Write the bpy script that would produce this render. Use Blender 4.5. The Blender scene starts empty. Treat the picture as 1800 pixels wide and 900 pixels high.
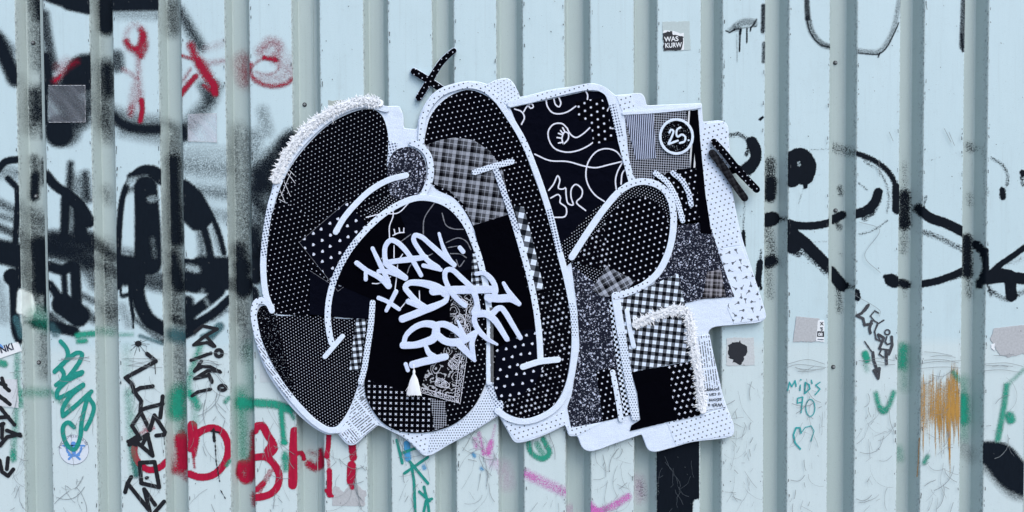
import bpy, math, random
import numpy as np
from mathutils import Matrix, Vector
from mathutils.geometry import tessellate_polygon

SC = bpy.context.scene
COL = SC.collection
random.seed(7)
RNG = np.random.default_rng(11)
M = 0.002                      # metres per photograph pixel on the wall

# ------------------------------------------------------------------ camera
F = 1300.0
CX, CY = 770.42, 450.0
YAW, PITCH, ROLL = -0.02321814, -0.02529533, 0.00680224
DIST, EYE = 2.6, 1.5
cy_, sy_ = math.cos(YAW), math.sin(YAW)
cp_, sp_ = math.cos(PITCH), math.sin(PITCH)
cr_, sr_ = math.cos(ROLL), math.sin(ROLL)
R = (np.array([[cy_, -sy_, 0], [sy_, cy_, 0], [0, 0, 1]]) @
     np.array([[1, 0, 0], [0, cp_, -sp_], [0, sp_, cp_]]) @
     np.array([[cr_, 0, sr_], [0, 1, 0], [-sr_, 0, cr_]]))
CPOS = np.array([0, -DIST, EYE])
cam_d = bpy.data.cameras.new('camera')
cam = bpy.data.objects.new('camera', cam_d)
COL.objects.link(cam)
r_, f_, u_ = R @ [1, 0, 0], R @ [0, 1, 0], R @ [0, 0, 1]
cam.matrix_world = Matrix([[r_[0], u_[0], -f_[0], CPOS[0]], [r_[1], u_[1], -f_[1], CPOS[1]],
                           [r_[2], u_[2], -f_[2], CPOS[2]], [0, 0, 0, 1]])
cam_d.sensor_width = 36
cam_d.lens = 36 * F / 1800
cam_d.shift_x = (900 - CX) / 1800
cam_d.clip_start = 0.05
cam_d.clip_end = 500
SC.camera = cam

# ------------------------------------------------------------------ light
SUN_EL, SUN_ROT = math.radians(55), math.radians(147)
w = bpy.data.worlds.new('World')
SC.world = w
w.use_nodes = True
nt = w.node_tree
sky = nt.nodes.new('ShaderNodeTexSky')
sky.sky_type = 'NISHITA'
sky.sun_disc = False
sky.sun_elevation = SUN_EL
sky.sun_rotation = SUN_ROT
sky.air_density = 1.0
sky.dust_density = 2.5
bg = nt.nodes['Background']
nt.links.new(sky.outputs[0], bg.inputs[0])
bg.inputs[1].default_value = 0.15
sun_d = bpy.data.lights.new('sun', 'SUN')
sun_d.energy = 0.8
sun_d.angle = math.radians(40)
sun_d.color = (1.0, 0.96, 0.9)
sun = bpy.data.objects.new('sun', sun_d)
COL.objects.link(sun)
sd = Vector((math.sin(SUN_ROT) * math.cos(SUN_EL), math.cos(SUN_ROT) * math.cos(SUN_EL), math.sin(SUN_EL)))
sun.rotation_euler = sd.to_track_quat('Z', 'Y').to_euler()
sun.location = (2, -4, 6)
SC.view_settings.view_transform = 'Standard'
SC.view_settings.look = 'None'
SC.view_settings.exposure = 0.86
SC.view_settings.gamma = 1
SC.cycles.max_bounces = 6
SC.cycles.transparent_max_bounces = 16


# ------------------------------------------------------------------ photograph pixel <-> wall
def un(u, v, y=0.0):
    """point of the plane Y = y seen at photograph pixel (u, v)"""
    d = R @ np.array([(u - CX) / F, 1.0, -(v - CY) / F])
    t = (y + DIST) / d[1]
    return d[0] * t, EYE + d[2] * t


def proj(P):
    q = (P - CPOS) @ R
    return CX + F * q[:, 0] / q[:, 1], CY - F * q[:, 2] / q[:, 1]


# ------------------------------------------------------------------ objects
def tag(o, label=None, cat=None, group=None, kind=None):
    for k, v in (('label', label), ('category', cat), ('group', group), ('kind', kind)):
        if v:
            o[k] = v
    return o


def empty(name, loc, label, cat, group=None):
    o = bpy.data.objects.new(name, None)
    o.location = loc
    o.empty_display_size = 0.1
    COL.objects.link(o)
    return tag(o, label, cat, group)


def mesh(name, V, Fc, mats, parent=None, mi=None, smooth=True):
    off = np.array(parent.location) if parent is not None and parent.type == 'EMPTY' else (
        np.array(parent.parent.location) if parent is not None and parent.parent is not None else np.zeros(3))
    me = bpy.data.meshes.new(name)
    V = np.asarray(V, dtype=float) - off
    me.from_pydata(V.tolist(), [], Fc)
    if not isinstance(mats, (list, tuple)):
        mats = [mats]
    for m in mats:
        me.materials.append(m)
    if mi is not None:
        me.polygons.foreach_set('material_index', mi)
    if smooth:
        me.polygons.foreach_set('use_smooth', [True] * len(me.polygons))
    me.update()
    o = bpy.data.objects.new(name, me)
    COL.objects.link(o)
    if parent is not None:
        o.parent = parent
    return o


# ------------------------------------------------------------------ node expressions
class Tree:
    def __init__(s, name):
        s.m = bpy.data.materials.new(name)
        s.m.use_nodes = True
        s.t = s.m.node_tree
        s.t.nodes.clear()
        s.out = s.t.nodes.new('ShaderNodeOutputMaterial')

    def node(s, typ, **kw):
        n = s.t.nodes.new(typ)
        for k, v in kw.items():
            setattr(n, k, v)
        return n

    def link(s, a, b):
        if isinstance(a, E):
            a = a.s
        if isinstance(a, (int, float)):
            b.default_value = a
        elif isinstance(a, tuple):
            b.default_value = a if len(a) != 3 or b.type == 'VECTOR' else (*a, 1)
        else:
            s.t.links.new(a, b)

    def coords(s):
        tc = s.node('ShaderNodeTexCoord')
        sep = s.node('ShaderNodeSeparateXYZ')
        s.t.links.new(tc.outputs['Object'], sep.inputs[0])
        s.obj = tc.outputs['Object']
        s.d = E(s, sep.outputs[1]) * (1 / M)
        return E(s, sep.outputs[0]) * (1 / M), E(s, sep.outputs[2]) * (1 / M)

    def vec(s, x, y, z=0.0):
        c = s.node('ShaderNodeCombineXYZ')
        for i, q in enumerate((x, y, z)):
            s.link(q, c.inputs[i])
        return c.outputs[0]

    def noise(s, v, scale, detail=2.0, rough=0.5):
        n = s.node('ShaderNodeTexNoise')
        s.link(v, n.inputs['Vector'])
        n.inputs['Scale'].default_value = scale
        n.inputs['Detail'].default_value = detail
        n.inputs['Roughness'].default_value = rough
        return E(s, n.outputs[0])

    def white(s, x, y):
        n = s.node('ShaderNodeTexWhiteNoise', noise_dimensions='2D')
        s.link(s.vec(x, y), n.inputs['Vector'])
        return E(s, n.outputs['Value'])

    def voro(s, v, scale, feature='F1'):
        n = s.node('ShaderNodeTexVoronoi', feature=feature)
        s.link(v, n.inputs['Vector'])
        n.inputs['Scale'].default_value = scale
        return E(s, n.outputs['Distance']), n

    def mix(s, f, a, b):
        n = s.node('ShaderNodeMix', data_type='RGBA')
        s.link(f, n.inputs[0])
        s.link(a, n.inputs[6])
        s.link(b, n.inputs[7])
        return n.outputs[2]


class E:
    def __init__(s, t, sock):
        s.t, s.s = t, sock

    def op(s, name, *a, clamp=False):
        n = s.t.node('ShaderNodeMath', operation=name, use_clamp=clamp)
        for i, q in enumerate((s,) + a):
            s.t.link(q, n.inputs[i])
        return E(s.t, n.outputs[0])

    def __add__(s, o): return s.op('ADD', o)
    __radd__ = __add__
    def __sub__(s, o): return s.op('SUBTRACT', o)
    def __rsub__(s, o): return (s * -1.0) + o
    def __mul__(s, o): return s.op('MULTIPLY', o)
    __rmul__ = __mul__
    def __truediv__(s, o): return s.op('DIVIDE', o)
    def floor(s): return s.op('FLOOR')
    def frac(s): return s.op('FRACT')
    def abs(s): return s.op('ABSOLUTE')
    def max(s, o): return s.op('MAXIMUM', o)
    def min(s, o): return s.op('MINIMUM', o)
    def lt(s, o): return s.op('LESS_THAN', o)
    def gt(s, o): return s.op('GREATER_THAN', o)
    def mod(s, o): return s.op('FLOORED_MODULO', o)
    def pw(s, o): return s.op('POWER', o)
    def sqrt(s): return s.op('SQRT')
    def sin(s): return s.op('SINE')
    def cos(s): return s.op('COSINE')
    def at2(s, o): return s.op('ARCTAN2', o)
    def clamp(s): return s.op('ADD', 0.0, clamp=True)


def rot(x, y, a):
    c, q = math.cos(math.radians(a)), math.sin(math.radians(a))
    return x * c + y * q, y * c - x * q


def cells(t, x, y, sp, ang=0, stagger=False, jit=0.0):
    u, v = rot(x, y, ang)
    spx, spy = sp if isinstance(sp, tuple) else (sp, sp)
    rowid = (v / spy).floor()
    if stagger:
        u = u + rowid.mod(2.0) * (spx / 2)
    cid = (u / spx).floor()
    a = ((u / spx).frac() - 0.5) * spx
    b = ((v / spy).frac() - 0.5) * spy
    if jit:
        a = a + (t.white(cid, rowid) - 0.5) * (jit * 2)
        b = b + (t.white(rowid + 31.7, cid + 5.3) - 0.5) * (jit * 2)
    return a, b, cid, rowid


def P_dots(sp, r, ang=0, stagger=True, jit=0.0, soft=1.0):
    def fn(t, x, y):
        a, b, c, d = cells(t, x, y, sp, ang, stagger, jit)
        return ((r - (a * a + b * b).sqrt()) / soft + 0.5).clamp()
    return fn


def P_heart(sp, r, ang=0):
    def fn(t, x, y):
        a, b, c, d = cells(t, x, y, sp, ang, True, sp * 0.09)
        th = (t.white(c + 3.1, d + 9.2) - 0.5) * 1.6 + 0.3
        ca, sa = th.cos(), th.sin()
        p, q = (a * ca + b * sa) / r, (b * ca - a * sa) / r
        k = p * p + q * q - 1.0
        return (k * k * k - p * p * q * q * q).lt(0.0)
    return fn


def P_star(sp, r, ang=0):
    def fn(t, x, y):
        a, b, c, d = cells(t, x, y, sp, ang, True, sp * 0.13)
        th = b.at2(a) * 5.0 + t.white(c, d + 4.4) * 6.28
        big = t.white(c + 8.0, d).gt(0.45)
        rr = (th.cos() * 0.28 + 0.72) * (big * 0.55 + 0.5) * r
        return ((rr - (a * a + b * b).sqrt()) + 0.5).clamp()
    return fn


def P_plus(sp, l, w_, ang=0, stagger=True, arm=0):
    def fn(t, x, y):
        a, b, c, d = cells(t, x, y, sp, ang, stagger)
        a, b = rot(a, b, arm)
        a, b = a.abs(), b.abs()
        return (a.lt(w_) * b.lt(l)).max(b.lt(w_) * a.lt(l))
    return fn


def P_ging(sp, ang=0):
    def fn(t, x, y):
        u, v = rot(x, y, ang)
        return (((u / sp).frac().lt(0.5) + (v / sp).frac().lt(0.5)) * 0.5).pw(2.7)
    return fn


def P_plaid(sp, ang=0):
    def fn(t, x, y):
        u, v = rot(x, y, ang)
        r = None
        for q in (u, v):
            f = (q / sp).frac()
            band = f.lt(0.46) * 0.17
            line = ((f - 0.52).abs().lt(0.035) + (f - 0.62).abs().lt(0.06) + (f - 0.72).abs().lt(0.035)) * 0.46
            fine = (f - 0.2).abs().lt(0.03) * 0.3
            s = band + line + fine
            r = s if r is None else r + s
        return (r * r * 1.7).clamp()
    return fn


def P_check(sp, ang=0):
    def fn(t, x, y):
        u, v = rot(x, y, ang)
        return ((u / sp).floor() + (v / sp).floor()).mod(2.0)
    return fn


def P_stripe(sp, duty, ang=0, dash=0):
    def fn(t, x, y):
        u, v = rot(x, y, ang)
        k = (u / sp).floor()
        m = (u / sp).frac().lt(duty)
        if dash:
            m = m.max((v / dash + k * 0.37).frac().lt(0.22))
        return m
    return fn


def P_floral(size, thr=0.5):
    def fn(t, x, y):
        v = t.vec(x, y)
        d, n = t.voro(v, 1.0 / size)
        d2, n2 = t.voro(v, 2.3 / size)
        ns = t.noise(v, 2.0 / size, 3.0, 0.6)
        petals = (d + (ns - 0.5) * 0.9).lt(0.30)
        bits = (d2 + (ns - 0.5) * 1.5).lt(0.22)
        tone = t.white((x / (size * 0.7)).floor(), (y / (size * 0.7)).floor()) * 0.75 + 0.25
        return (petals.max(bits) * tone).clamp()
    return fn


def P_speck(size, thr):
    def fn(t, x, y):
        return t.noise(t.vec(x, y), 1.0 / size, 2.0, 0.7).gt(thr) * 0.6
    return fn


def P_news(ang, row=4.6, col=34.0):
    def fn(t, x, y):
        u, v = rot(x, y, ang)
        k = (v / row).floor()
        ln = (v / row).frac().lt(0.42)
        cu = (u / col).frac()
        gut = cu.gt(0.09)
        wd = t.noise(t.vec(u * 0.32, k * 7.3), 1.0, 1.0).gt(0.42)
        blk = t.white((u / col).floor(), (v / (row * 9)).floor()).gt(0.12)
        return ln * gut * wd * blk * 0.85
    return fn


def P_twig(sp):
    def fn(t, x, y):
        a, b, c, d = cells(t, x, y, sp, 12, True, sp * 0.2)
        th = t.white(c + 1.5, d + 2.5) * 6.28
        p, q = a * th.cos() + b * th.sin(), b * th.cos() - a * th.sin()
        st = p.abs().lt(0.6) * q.gt(-4.5) * q.lt(4.0)
        hd = ((p * p + (q - 3.5) * (q - 3.5)).sqrt()).lt(1.9)
        sd_ = (p - q * 0.8).abs().lt(0.8) * q.gt(0.0) * q.lt(4.0)
        return st.max(hd).max(sd_) * 0.85
    return fn


def P_band(scale):
    def fn(t, x, y):
        v = t.vec(x, y)
        ns = t.noise(v, 0.05, 2.0)
        d, n = t.voro(v, scale)
        f = (d * 3.4 + ns * 4.5).frac()
        ln = (f - 0.5).abs().lt(0.14)
        dd, n2 = t.voro(v, scale * 3.2)
        dots_ = dd.lt(0.2) * ns.gt(0.5)
        return ln.max(dots_) * t.noise(v, 0.13, 2.0).gt(0.40) * 0.52
    return fn


BLACK = (0.0014, 0.0015, 0.0032)
NAVY = (0.0022, 0.0028, 0.007)
WHITE = (0.66, 0.755, 0.88)
DOT = (0.60, 0.65, 0.76)
INK = (0.012, 0.014, 0.022)


def fabric(name, bgc, fgc=None, fn=None, weave=1.0, wrinkle=0.5):
    t = Tree(name)
    x, y = t.coords()
    n1 = t.noise(t.vec(x, y), 0.75, 3.0, 0.7)
    n2 = t.noise(t.vec(x * 0.5, y * 2.0), 0.12, 3.0, 0.6)
    col = bgc
    if fn:
        col = t.mix(fn(t, x, y), bgc, fgc)
    hsv = t.node('ShaderNodeHueSaturation')
    t.link(col if not isinstance(col, tuple) else (*col, 1), hsv.inputs['Color'])
    t.link((n1 - 0.5) * (0.55 * weave) + (n2 - 0.5) * 0.18 + 1.0, hsv.inputs['Value'])
    b = t.node('ShaderNodeBsdfPrincipled')
    t.link(hsv.outputs[0], b.inputs['Base Color'])
    b.inputs['Roughness'].default_value = 0.95
    b.inputs['Specular IOR Level'].default_value = 0.02
    bump = t.node('ShaderNodeBump')
    bump.inputs['Strength'].default_value = 0.45
    bump.inputs['Distance'].default_value = 0.006
    t.link(n1 * (0.22 * weave) + t.noise(t.vec(x, y), 0.045, 3.0, 0.55) * (1.8 * wrinkle), bump.inputs['Height'])
    t.link(bump.outputs[0], b.inputs['Normal'])
    t.link(b.outputs[0], t.out.inputs[0])
    return t.m


def plain(name, col, rough=0.6, spec=0.3, grain=0.0, gscale=0.3):
    t = Tree(name)
    b = t.node('ShaderNodeBsdfPrincipled')
    x, y = t.coords()
    n = t.noise(t.vec(x, y), gscale, 3.0, 0.65)
    hsv = t.node('ShaderNodeHueSaturation')
    hsv.inputs['Color'].default_value = (*col, 1)
    t.link((n - 0.5) * (grain * 2) + 1.0, hsv.inputs['Value'])
    t.link(hsv.outputs[0], b.inputs['Base Color'])
    b.inputs['Roughness'].default_value = rough
    b.inputs['Specular IOR Level'].default_value = spec
    t.link(b.outputs[0], t.out.inputs[0])
    return t.m


def paint(name, col, grain=1.0, rough=0.45, fine=0.5, var=0.3, gain=1.0):
    """spray paint: coverage attribute cut by a fine speckle"""
    t = Tree(name)
    x, y = t.coords()
    at = t.node('ShaderNodeAttribute', attribute_name='cov')
    cov = E(t, at.outputs['Fac'])
    n = (t.noise(t.vec(x, y, t.d), fine, 1.5, 0.6) - 0.5) * 2.5 * grain + 0.5
    a = (cov * 1.06 + (n.clamp() - 0.5) * cov * (1.02 - cov) * (2.7 if gain == 1.0 else 2.6)).clamp()
    if gain != 1.0:
        a = ((a - 0.5) * gain + 0.5).clamp()
    b = t.node('ShaderNodeBsdfPrincipled')
    hsv = t.node('ShaderNodeHueSaturation')
    hsv.inputs['Color'].default_value = (*col, 1)
    t.link((t.noise(t.vec(x * 1.6, y * 0.35), 0.16, 4.0, 0.65) - 0.5) * (2 * var) + 1.0, hsv.inputs['Value'])
    t.link(hsv.outputs[0], b.inputs['Base Color'])
    b.inputs['Roughness'].default_value = rough
    b.inputs['Specular IOR Level'].default_value = 0.03
    tr = t.node('ShaderNodeBsdfTransparent')
    mx = t.node('ShaderNodeMixShader')
    t.link(a, mx.inputs[0])
    t.t.links.new(tr.outputs[0], mx.inputs[1])
    t.t.links.new(b.outputs[0], mx.inputs[2])
    t.link(mx.outputs[0], t.out.inputs[0])
    return t.m


# ------------------------------------------------------------------ curves
def catmull(pts, step=3.0, closed=False):
    P = [np.array(p[:2], float) for p in pts]
    n = len(P)
    if n == 2 and not closed:
        k = max(2, int(np.linalg.norm(P[1] - P[0]) / step) + 1)
        return [P[0] + (P[1] - P[0]) * i / (k - 1) for i in range(k)]
    out = []
    segs = n if closed else n - 1
    for i in range(segs):
        p1, p2 = P[i], P[(i + 1) % n]
        p0 = P[(i - 1) % n] if closed or i > 0 else 2 * p1 - p2
        p3 = P[(i + 2) % n] if closed or i + 2 < n else 2 * p2 - p1
        d1, d2, d3 = [max(1e-3, np.linalg.norm(q) ** 0.5) for q in (p1 - p0, p2 - p1, p3 - p2)]
        m1 = (p1 - p0) / d1 - (p2 - p0) / (d1 + d2) + (p2 - p1) / d2
        m2 = (p2 - p1) / d2 - (p3 - p1) / (d2 + d3) + (p3 - p2) / d3
        m1, m2 = m1 * d2, m2 * d2
        k = max(1, int(np.linalg.norm(p2 - p1) / step))
        for j in range(k):
            s = j / k
            out.append((2 * s**3 - 3 * s**2 + 1) * p1 + (s**3 - 2 * s**2 + s) * m1 +
                       (-2 * s**3 + 3 * s**2) * p2 + (s**3 - s**2) * m2)
    if not closed:
        out.append(P[-1])
    return out


def outline(pts, step=4.0, rnd=2):
    """closed outline; points with a third entry are corners, the rest is smooth"""
    cor = [i for i, p in enumerate(pts) if len(p) > 2]
    if not cor:
        q = catmull(pts, step, True)
    elif len(cor) == 1:
        i = cor[0]
        q = catmull(list(pts[i:]) + list(pts[:i + 1]), step)[:-1]
    else:
        q = []
        n = len(pts)
        for a, b in zip(cor, cor[1:] + [cor[0] + n]):
            q += catmull([pts[k % n] for k in range(a, b + 1)], step)[:-1]
    for _ in range(rnd):
        r = []
        for i in range(len(q)):
            a, b = q[i], q[(i + 1) % len(q)]
            r += [a * 0.75 + b * 0.25, a * 0.25 + b * 0.75]
        q = r[::2] if len(q) > 160 else r
    return q


def slab(name, poly, y0, y1, mat, parent, bevel=0.8, rough=0.0, edge=None):
    """flat cut piece with a rounded edge; poly in photograph pixels, y0 / y1 = back / front distance off the wall"""
    P = [np.array(un(p[0] + (random.gauss(0, rough) if rough else 0), p[1] + (random.gauss(0, rough) if rough else 0), -y1)) for p in poly]
    A = sum(P[i - 1][0] * P[i][1] - P[i][0] * P[i - 1][1] for i in range(len(P)))
    if A < 0:
        P = P[::-1]
    n = len(P)
    b = bevel * M
    ins = []
    for i in range(n):
        t = P[(i + 1) % n] - P[i - 1]
        l = np.linalg.norm(t) + 1e-9
        ins.append(P[i] + np.array([-t[1], t[0]]) / l * b)
    V = [(p[0], -y0, p[1]) for p in P] + [(p[0], -(y0 + (y1 - y0) * 0.72), p[1]) for p in P] + \
        [(p[0], -y1, p[1]) for p in ins]
    Fc = []
    for r in (0, 1):
        for i in range(n):
            j = (i + 1) % n
            Fc.append((r * n + i, r * n + j, (r + 1) * n + j, (r + 1) * n + i))
    mi = [1 if edge else 0] * n + [0] * n
    for tri in tessellate_polygon([[Vector((p[0], p[1], 0)) for p in ins]]):
        Fc.append(tuple(2 * n + k for k in tri))
        mi.append(0)
    o = mesh(name, V, Fc, [mat] + ([edge] if edge else []), parent, mi, smooth=False)
    return o


def ribbon_geo(pts, width, y0, h, flat=False, step=3.0, jag=0.0, V=None, Fc=None, surf=None, taper=None):
    V = [] if V is None else V
    Fc = [] if Fc is None else Fc
    C = catmull(pts, step)
    n = len(C)
    Wd = np.interp(np.linspace(0, 1, n), np.linspace(0, 1, len(width)), width) if isinstance(width, (list, tuple)) else np.full(n, float(width))
    Tn = []
    for i in range(n):
        t = C[min(i + 1, n - 1)] - C[max(i - 1, 0)]
        Tn.append(t / (np.linalg.norm(t) + 1e-9))
    ST = []
    for k in (1.0, 0.94, 0.8, 0.5):
        ST.append((C[0] - Tn[0] * Wd[0] / 2 * k, Tn[0], Wd[0] * math.sqrt(max(0.0, 1 - k * k)), 0))
    for i in range(n):
        ST.append((C[i], Tn[i], Wd[i], i / max(1, n - 1)))
    for k in (0.5, 0.8, 0.94, 1.0):
        ST.append((C[-1] + Tn[-1] * Wd[-1] / 2 * k, Tn[-1], Wd[-1] * math.sqrt(max(0.0, 1 - k * k)), 1))
    prof = [(-1, 0), (1, 0)] if flat else [(-1.03, 0), (-1.03, 0.72), (-0.95, 0.97), (0, 1), (0.95, 0.97), (1.03, 0.72), (1.03, 0)]
    m = len(prof)
    base = len(V)
    tv = []
    for k, (c, t, wd, s) in enumerate(ST):
        nx = np.array([-t[1], t[0]])
        if jag:
            wd = max(0.0, wd + random.gauss(0, jag))
        hk = h * (wd / max(0.01, Wd.max())) ** 0.5 if not flat else 0
        for (a, hh) in prof:
            q = c + nx * a * wd / 2
            yy = y0 + hk * hh
            X, Z = un(q[0], q[1], -yy)
            V.append([X, -yy, Z])
    for k in range(len(ST) - 1):
        for j in range(m - 1):
            a = base + k * m + j
            Fc.append((a, a + 1, a + m + 1, a + m))
            tv.append(ST[k][3])
    return V, Fc, tv


def strip(name, pts, width, y0, h, mats, parent, breaks=None, step=3.0):
    """padded cloth strip along a centre line; breaks = where along it the cloth changes"""
    V, Fc, tv = ribbon_geo(pts, width, y0, h, step=step, jag=.16)
    mi = None
    if breaks:
        mi = [sum(1 for b in breaks if t >= b) for t in tv]
    return mesh(name, V, Fc, mats, parent, mi, smooth=False)


def strokes(name, lists, width, mat, parent, off=0.0009, sharp=True, jag=0.25, step=2.5):
    """flat marks on a surface, many lines in one mesh"""
    V, Fc = [], []
    k = 0
    for L in lists:
        wd = width
        if isinstance(L, tuple):
            L, wd = L
        if sharp:
            for a, b in zip(L, L[1:]):
                ribbon_geo([a, b], wd, off + k * 6e-6, 0, True, step, jag, V, Fc)
                k += 1
        else:
            ribbon_geo(L, wd, off + k * 6e-6, 0, True, step, jag, V, Fc)
            k += 1
    return mesh(name, V, Fc, mat, parent, smooth=False)


def circ(x, y, rx, ry=None, n=14, a0=0, a1=360, tilt=0):
    ry = rx if ry is None else ry
    r = []
    for i in range(n + 1):
        a = math.radians(a0 + (a1 - a0) * i / n)
        p, q = rx * math.cos(a), ry * math.sin(a)
        c, s = math.cos(math.radians(tilt)), math.sin(math.radians(tilt))
        r.append((x + p * c - q * s, y + p * s + q * c))
    return r


def Z(ox, oy, s, L):
    """points read off an enlargement: origin, scale"""
    if isinstance(L, tuple):
        return (ox + L[0] / s, oy + L[1] / s) + tuple(L[2:])
    return [Z(ox, oy, s, p) for p in L]


def text(name, s, size, x, y, ang, yoff, mat, parent, bold=0.0, sx=1.0, align='LEFT'):
    cu = bpy.data.curves.new(name, 'FONT')
    cu.body = s
    cu.size = size * M
    cu.offset = bold * M
    cu.extrude = 0.0001
    cu.align_x = align
    tmp = bpy.data.objects.new(name, cu)
    COL.objects.link(tmp)
    dg = bpy.context.evaluated_depsgraph_get()
    me = bpy.data.meshes.new_from_object(tmp.evaluated_get(dg))
    bpy.data.objects.remove(tmp)
    X, Zc = un(x, y, -yoff)
    c, q = math.cos(math.radians(ang)), math.sin(math.radians(ang))
    V = [(X + (v.co.x * sx) * c - v.co.y * q, -yoff - v.co.z, Zc + (v.co.x * sx) * q + v.co.y * c) for v in me.vertices]
    Fc = [tuple(p.vertices) for p in me.polygons]
    return mesh(name, V, Fc, mat, parent, smooth=False)

# ================================================================== GROUND
def ground_mat():
    t = Tree('asphalt')
    x, y = t.coords()
    tc = t.obj
    n = t.noise(tc, 60.0, 4.0, 0.7)
    b = t.node('ShaderNodeBsdfPrincipled')
    t.link(t.mix(n, (0.03, 0.03, 0.032, 1), (0.10, 0.10, 0.10, 1)), b.inputs['Base Color'])
    b.inputs['Roughness'].default_value = 0.9
    t.link(b.outputs[0], t.out.inputs[0])
    return t.m


g = mesh('ground', [(-150, -150, 0), (150, -150, 0), (150, 150, 0), (-150, 150, 0)], [(0, 1, 2, 3)], ground_mat())
tag(g, 'grey asphalt pavement in front of the steel wall', 'ground', kind='structure')

# ================================================================== THE STEEL WALL
def steel():
    t = Tree('painted_steel')
    x, y = t.coords()
    v = t.vec(x, y, t.d)
    at = E(t, t.node('ShaderNodeAttribute', attribute_name='edge').outputs['Fac'])
    grain = t.noise(v, 0.55, 3.0, 0.75)
    big = t.noise(t.vec(x * 1.0, y * 0.25), 0.012, 4.0, 0.6)
    run = t.noise(t.vec(x * 1.0, y * 0.02), 0.16, 3.0, 0.7)
    low = (400.0 - y) / 900.0                      # grime gathers towards the foot
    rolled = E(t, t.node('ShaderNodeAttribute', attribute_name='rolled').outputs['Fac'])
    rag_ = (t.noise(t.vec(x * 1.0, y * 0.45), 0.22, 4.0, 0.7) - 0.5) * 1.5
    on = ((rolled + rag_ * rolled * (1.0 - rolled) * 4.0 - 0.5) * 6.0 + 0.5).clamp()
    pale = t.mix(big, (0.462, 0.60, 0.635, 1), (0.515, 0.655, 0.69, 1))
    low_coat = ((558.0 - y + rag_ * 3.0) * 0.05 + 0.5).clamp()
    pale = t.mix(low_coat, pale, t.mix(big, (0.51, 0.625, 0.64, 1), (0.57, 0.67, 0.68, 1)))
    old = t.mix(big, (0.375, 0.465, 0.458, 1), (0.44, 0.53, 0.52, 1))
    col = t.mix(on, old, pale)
    dirt = ((run - 0.56) * 2.2).clamp() * 0.30 + ((t.noise(v, 0.05, 5.0, 0.75) - 0.58) * 3.0).clamp() * 0.24 + ((t.noise(t.vec(x, y * 0.5), 0.02, 5.0, 0.7) - 0.55) * 3.0).clamp() * 0.14
    col = t.mix(dirt.clamp(), col, (0.20, 0.23, 0.22, 1))
    chip = ((at - 0.45) * 1.5 + (t.noise(t.vec(x * 1.4, y * 0.5, t.d), 0.34, 3.0, 0.7) - 0.62) * 4.5).clamp() * at.gt(0.05)
    col = t.mix(chip * 0.75, col, (0.07, 0.08, 0.085, 1))
    spk = (t.noise(v, 0.42, 1.0, 0.5) - 0.735).gt(0.0)
    col = t.mix(spk * 0.35, col, (0.10, 0.12, 0.13, 1))
    hsv = t.node('ShaderNodeHueSaturation')
    t.link(col, hsv.inputs['Color'])
    t.link((grain - 0.5) * 0.22 + 1.0, hsv.inputs['Value'])
    b = t.node('ShaderNodeBsdfPrincipled')
    t.link(hsv.outputs[0], b.inputs['Base Color'])
    b.inputs['Roughness'].default_value = 0.42
    b.inputs['Specular IOR Level'].default_value = 0.35
    bump = t.node('ShaderNodeBump')
    bump.inputs['Strength'].default_value = 0.35
    bump.inputs['Distance'].default_value = 0.002
    t.link(grain * 0.25 + t.noise(t.vec(x * 2.0, y * 0.4), 0.02, 2.0) * 2.2, bump.inputs['Height'])
    t.link(bump.outputs[0], b.inputs['Normal'])
    t.link(b.outputs[0], t.out.inputs[0])
    return t.m


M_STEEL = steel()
M_SCREW = plain('screw_steel', (0.22, 0.24, 0.25), 0.45, 0.5, 0.2)
M_RUBBER = plain('washer_rubber', (0.05, 0.055, 0.06), 0.7, 0.3)
WALL = empty('corrugated_wall', (0.25, 0.0, 0.0), 'pale grey-green corrugated steel hoarding covered in graffiti and stickers', 'wall')

GR = [(26.5, 75), (157, 197), (278, 317), (395, 437), (513, 561), (639, 681), (760, 797), (873, 918), (993, 1037),
      (1115, 1155), (1233, 1270), (1346, 1387), (1460, 1507), (1584, 1625), (1697, 1738)]


def colX(u):
    return 0.5 * (un(u, 0)[0] + un(u + 0.01737 * (1120 - u), 900)[0])


GX = [(colX(a), colX(b)) for a, b in GR]
PITCHX = 0.238
for k in range(1, 5):
    GX.insert(0, (GX[0][0] - PITCHX, GX[0][0] - PITCHX + 0.084))
GX.append((colX(1811), colX(1851)))
for k in range(1, 5):
    GX.append((GX[-1][0] + PITCHX, GX[-1][0] + PITCHX + 0.08))
DEP = 0.0432
KX, KY = [GX[0][0] - 0.16], [0.0]
for a, b in GX:
    for dx, dy in ((-2.2, 0), (-0.6, 0.0006), (0.7, 0.0035), (7.0, DEP - 0.002), (9.2, DEP)):
        KX.append(a + dx * M)
        KY.append(dy)
    for dx, dy in ((-9.2, DEP), (-7.0, DEP - 0.002), (-0.7, 0.0035), (0.6, 0.0006), (2.2, 0)):
        KX.append(b + dx * M)
        KY.append(dy)
KX.append(GX[-1][1] + 0.16)
KY.append(0.0)
KX, KY = np.array(KX), np.array(KY)
GA = np.array(GX)


def surf(X):
    return np.interp(X, KX, KY)


def in_groove(X):
    X = np.asarray(X)
    return ((X[..., None] > GA[:, 0] - 0.0006) & (X[..., None] < GA[:, 1] + 0.0006)).any(-1)


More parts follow.
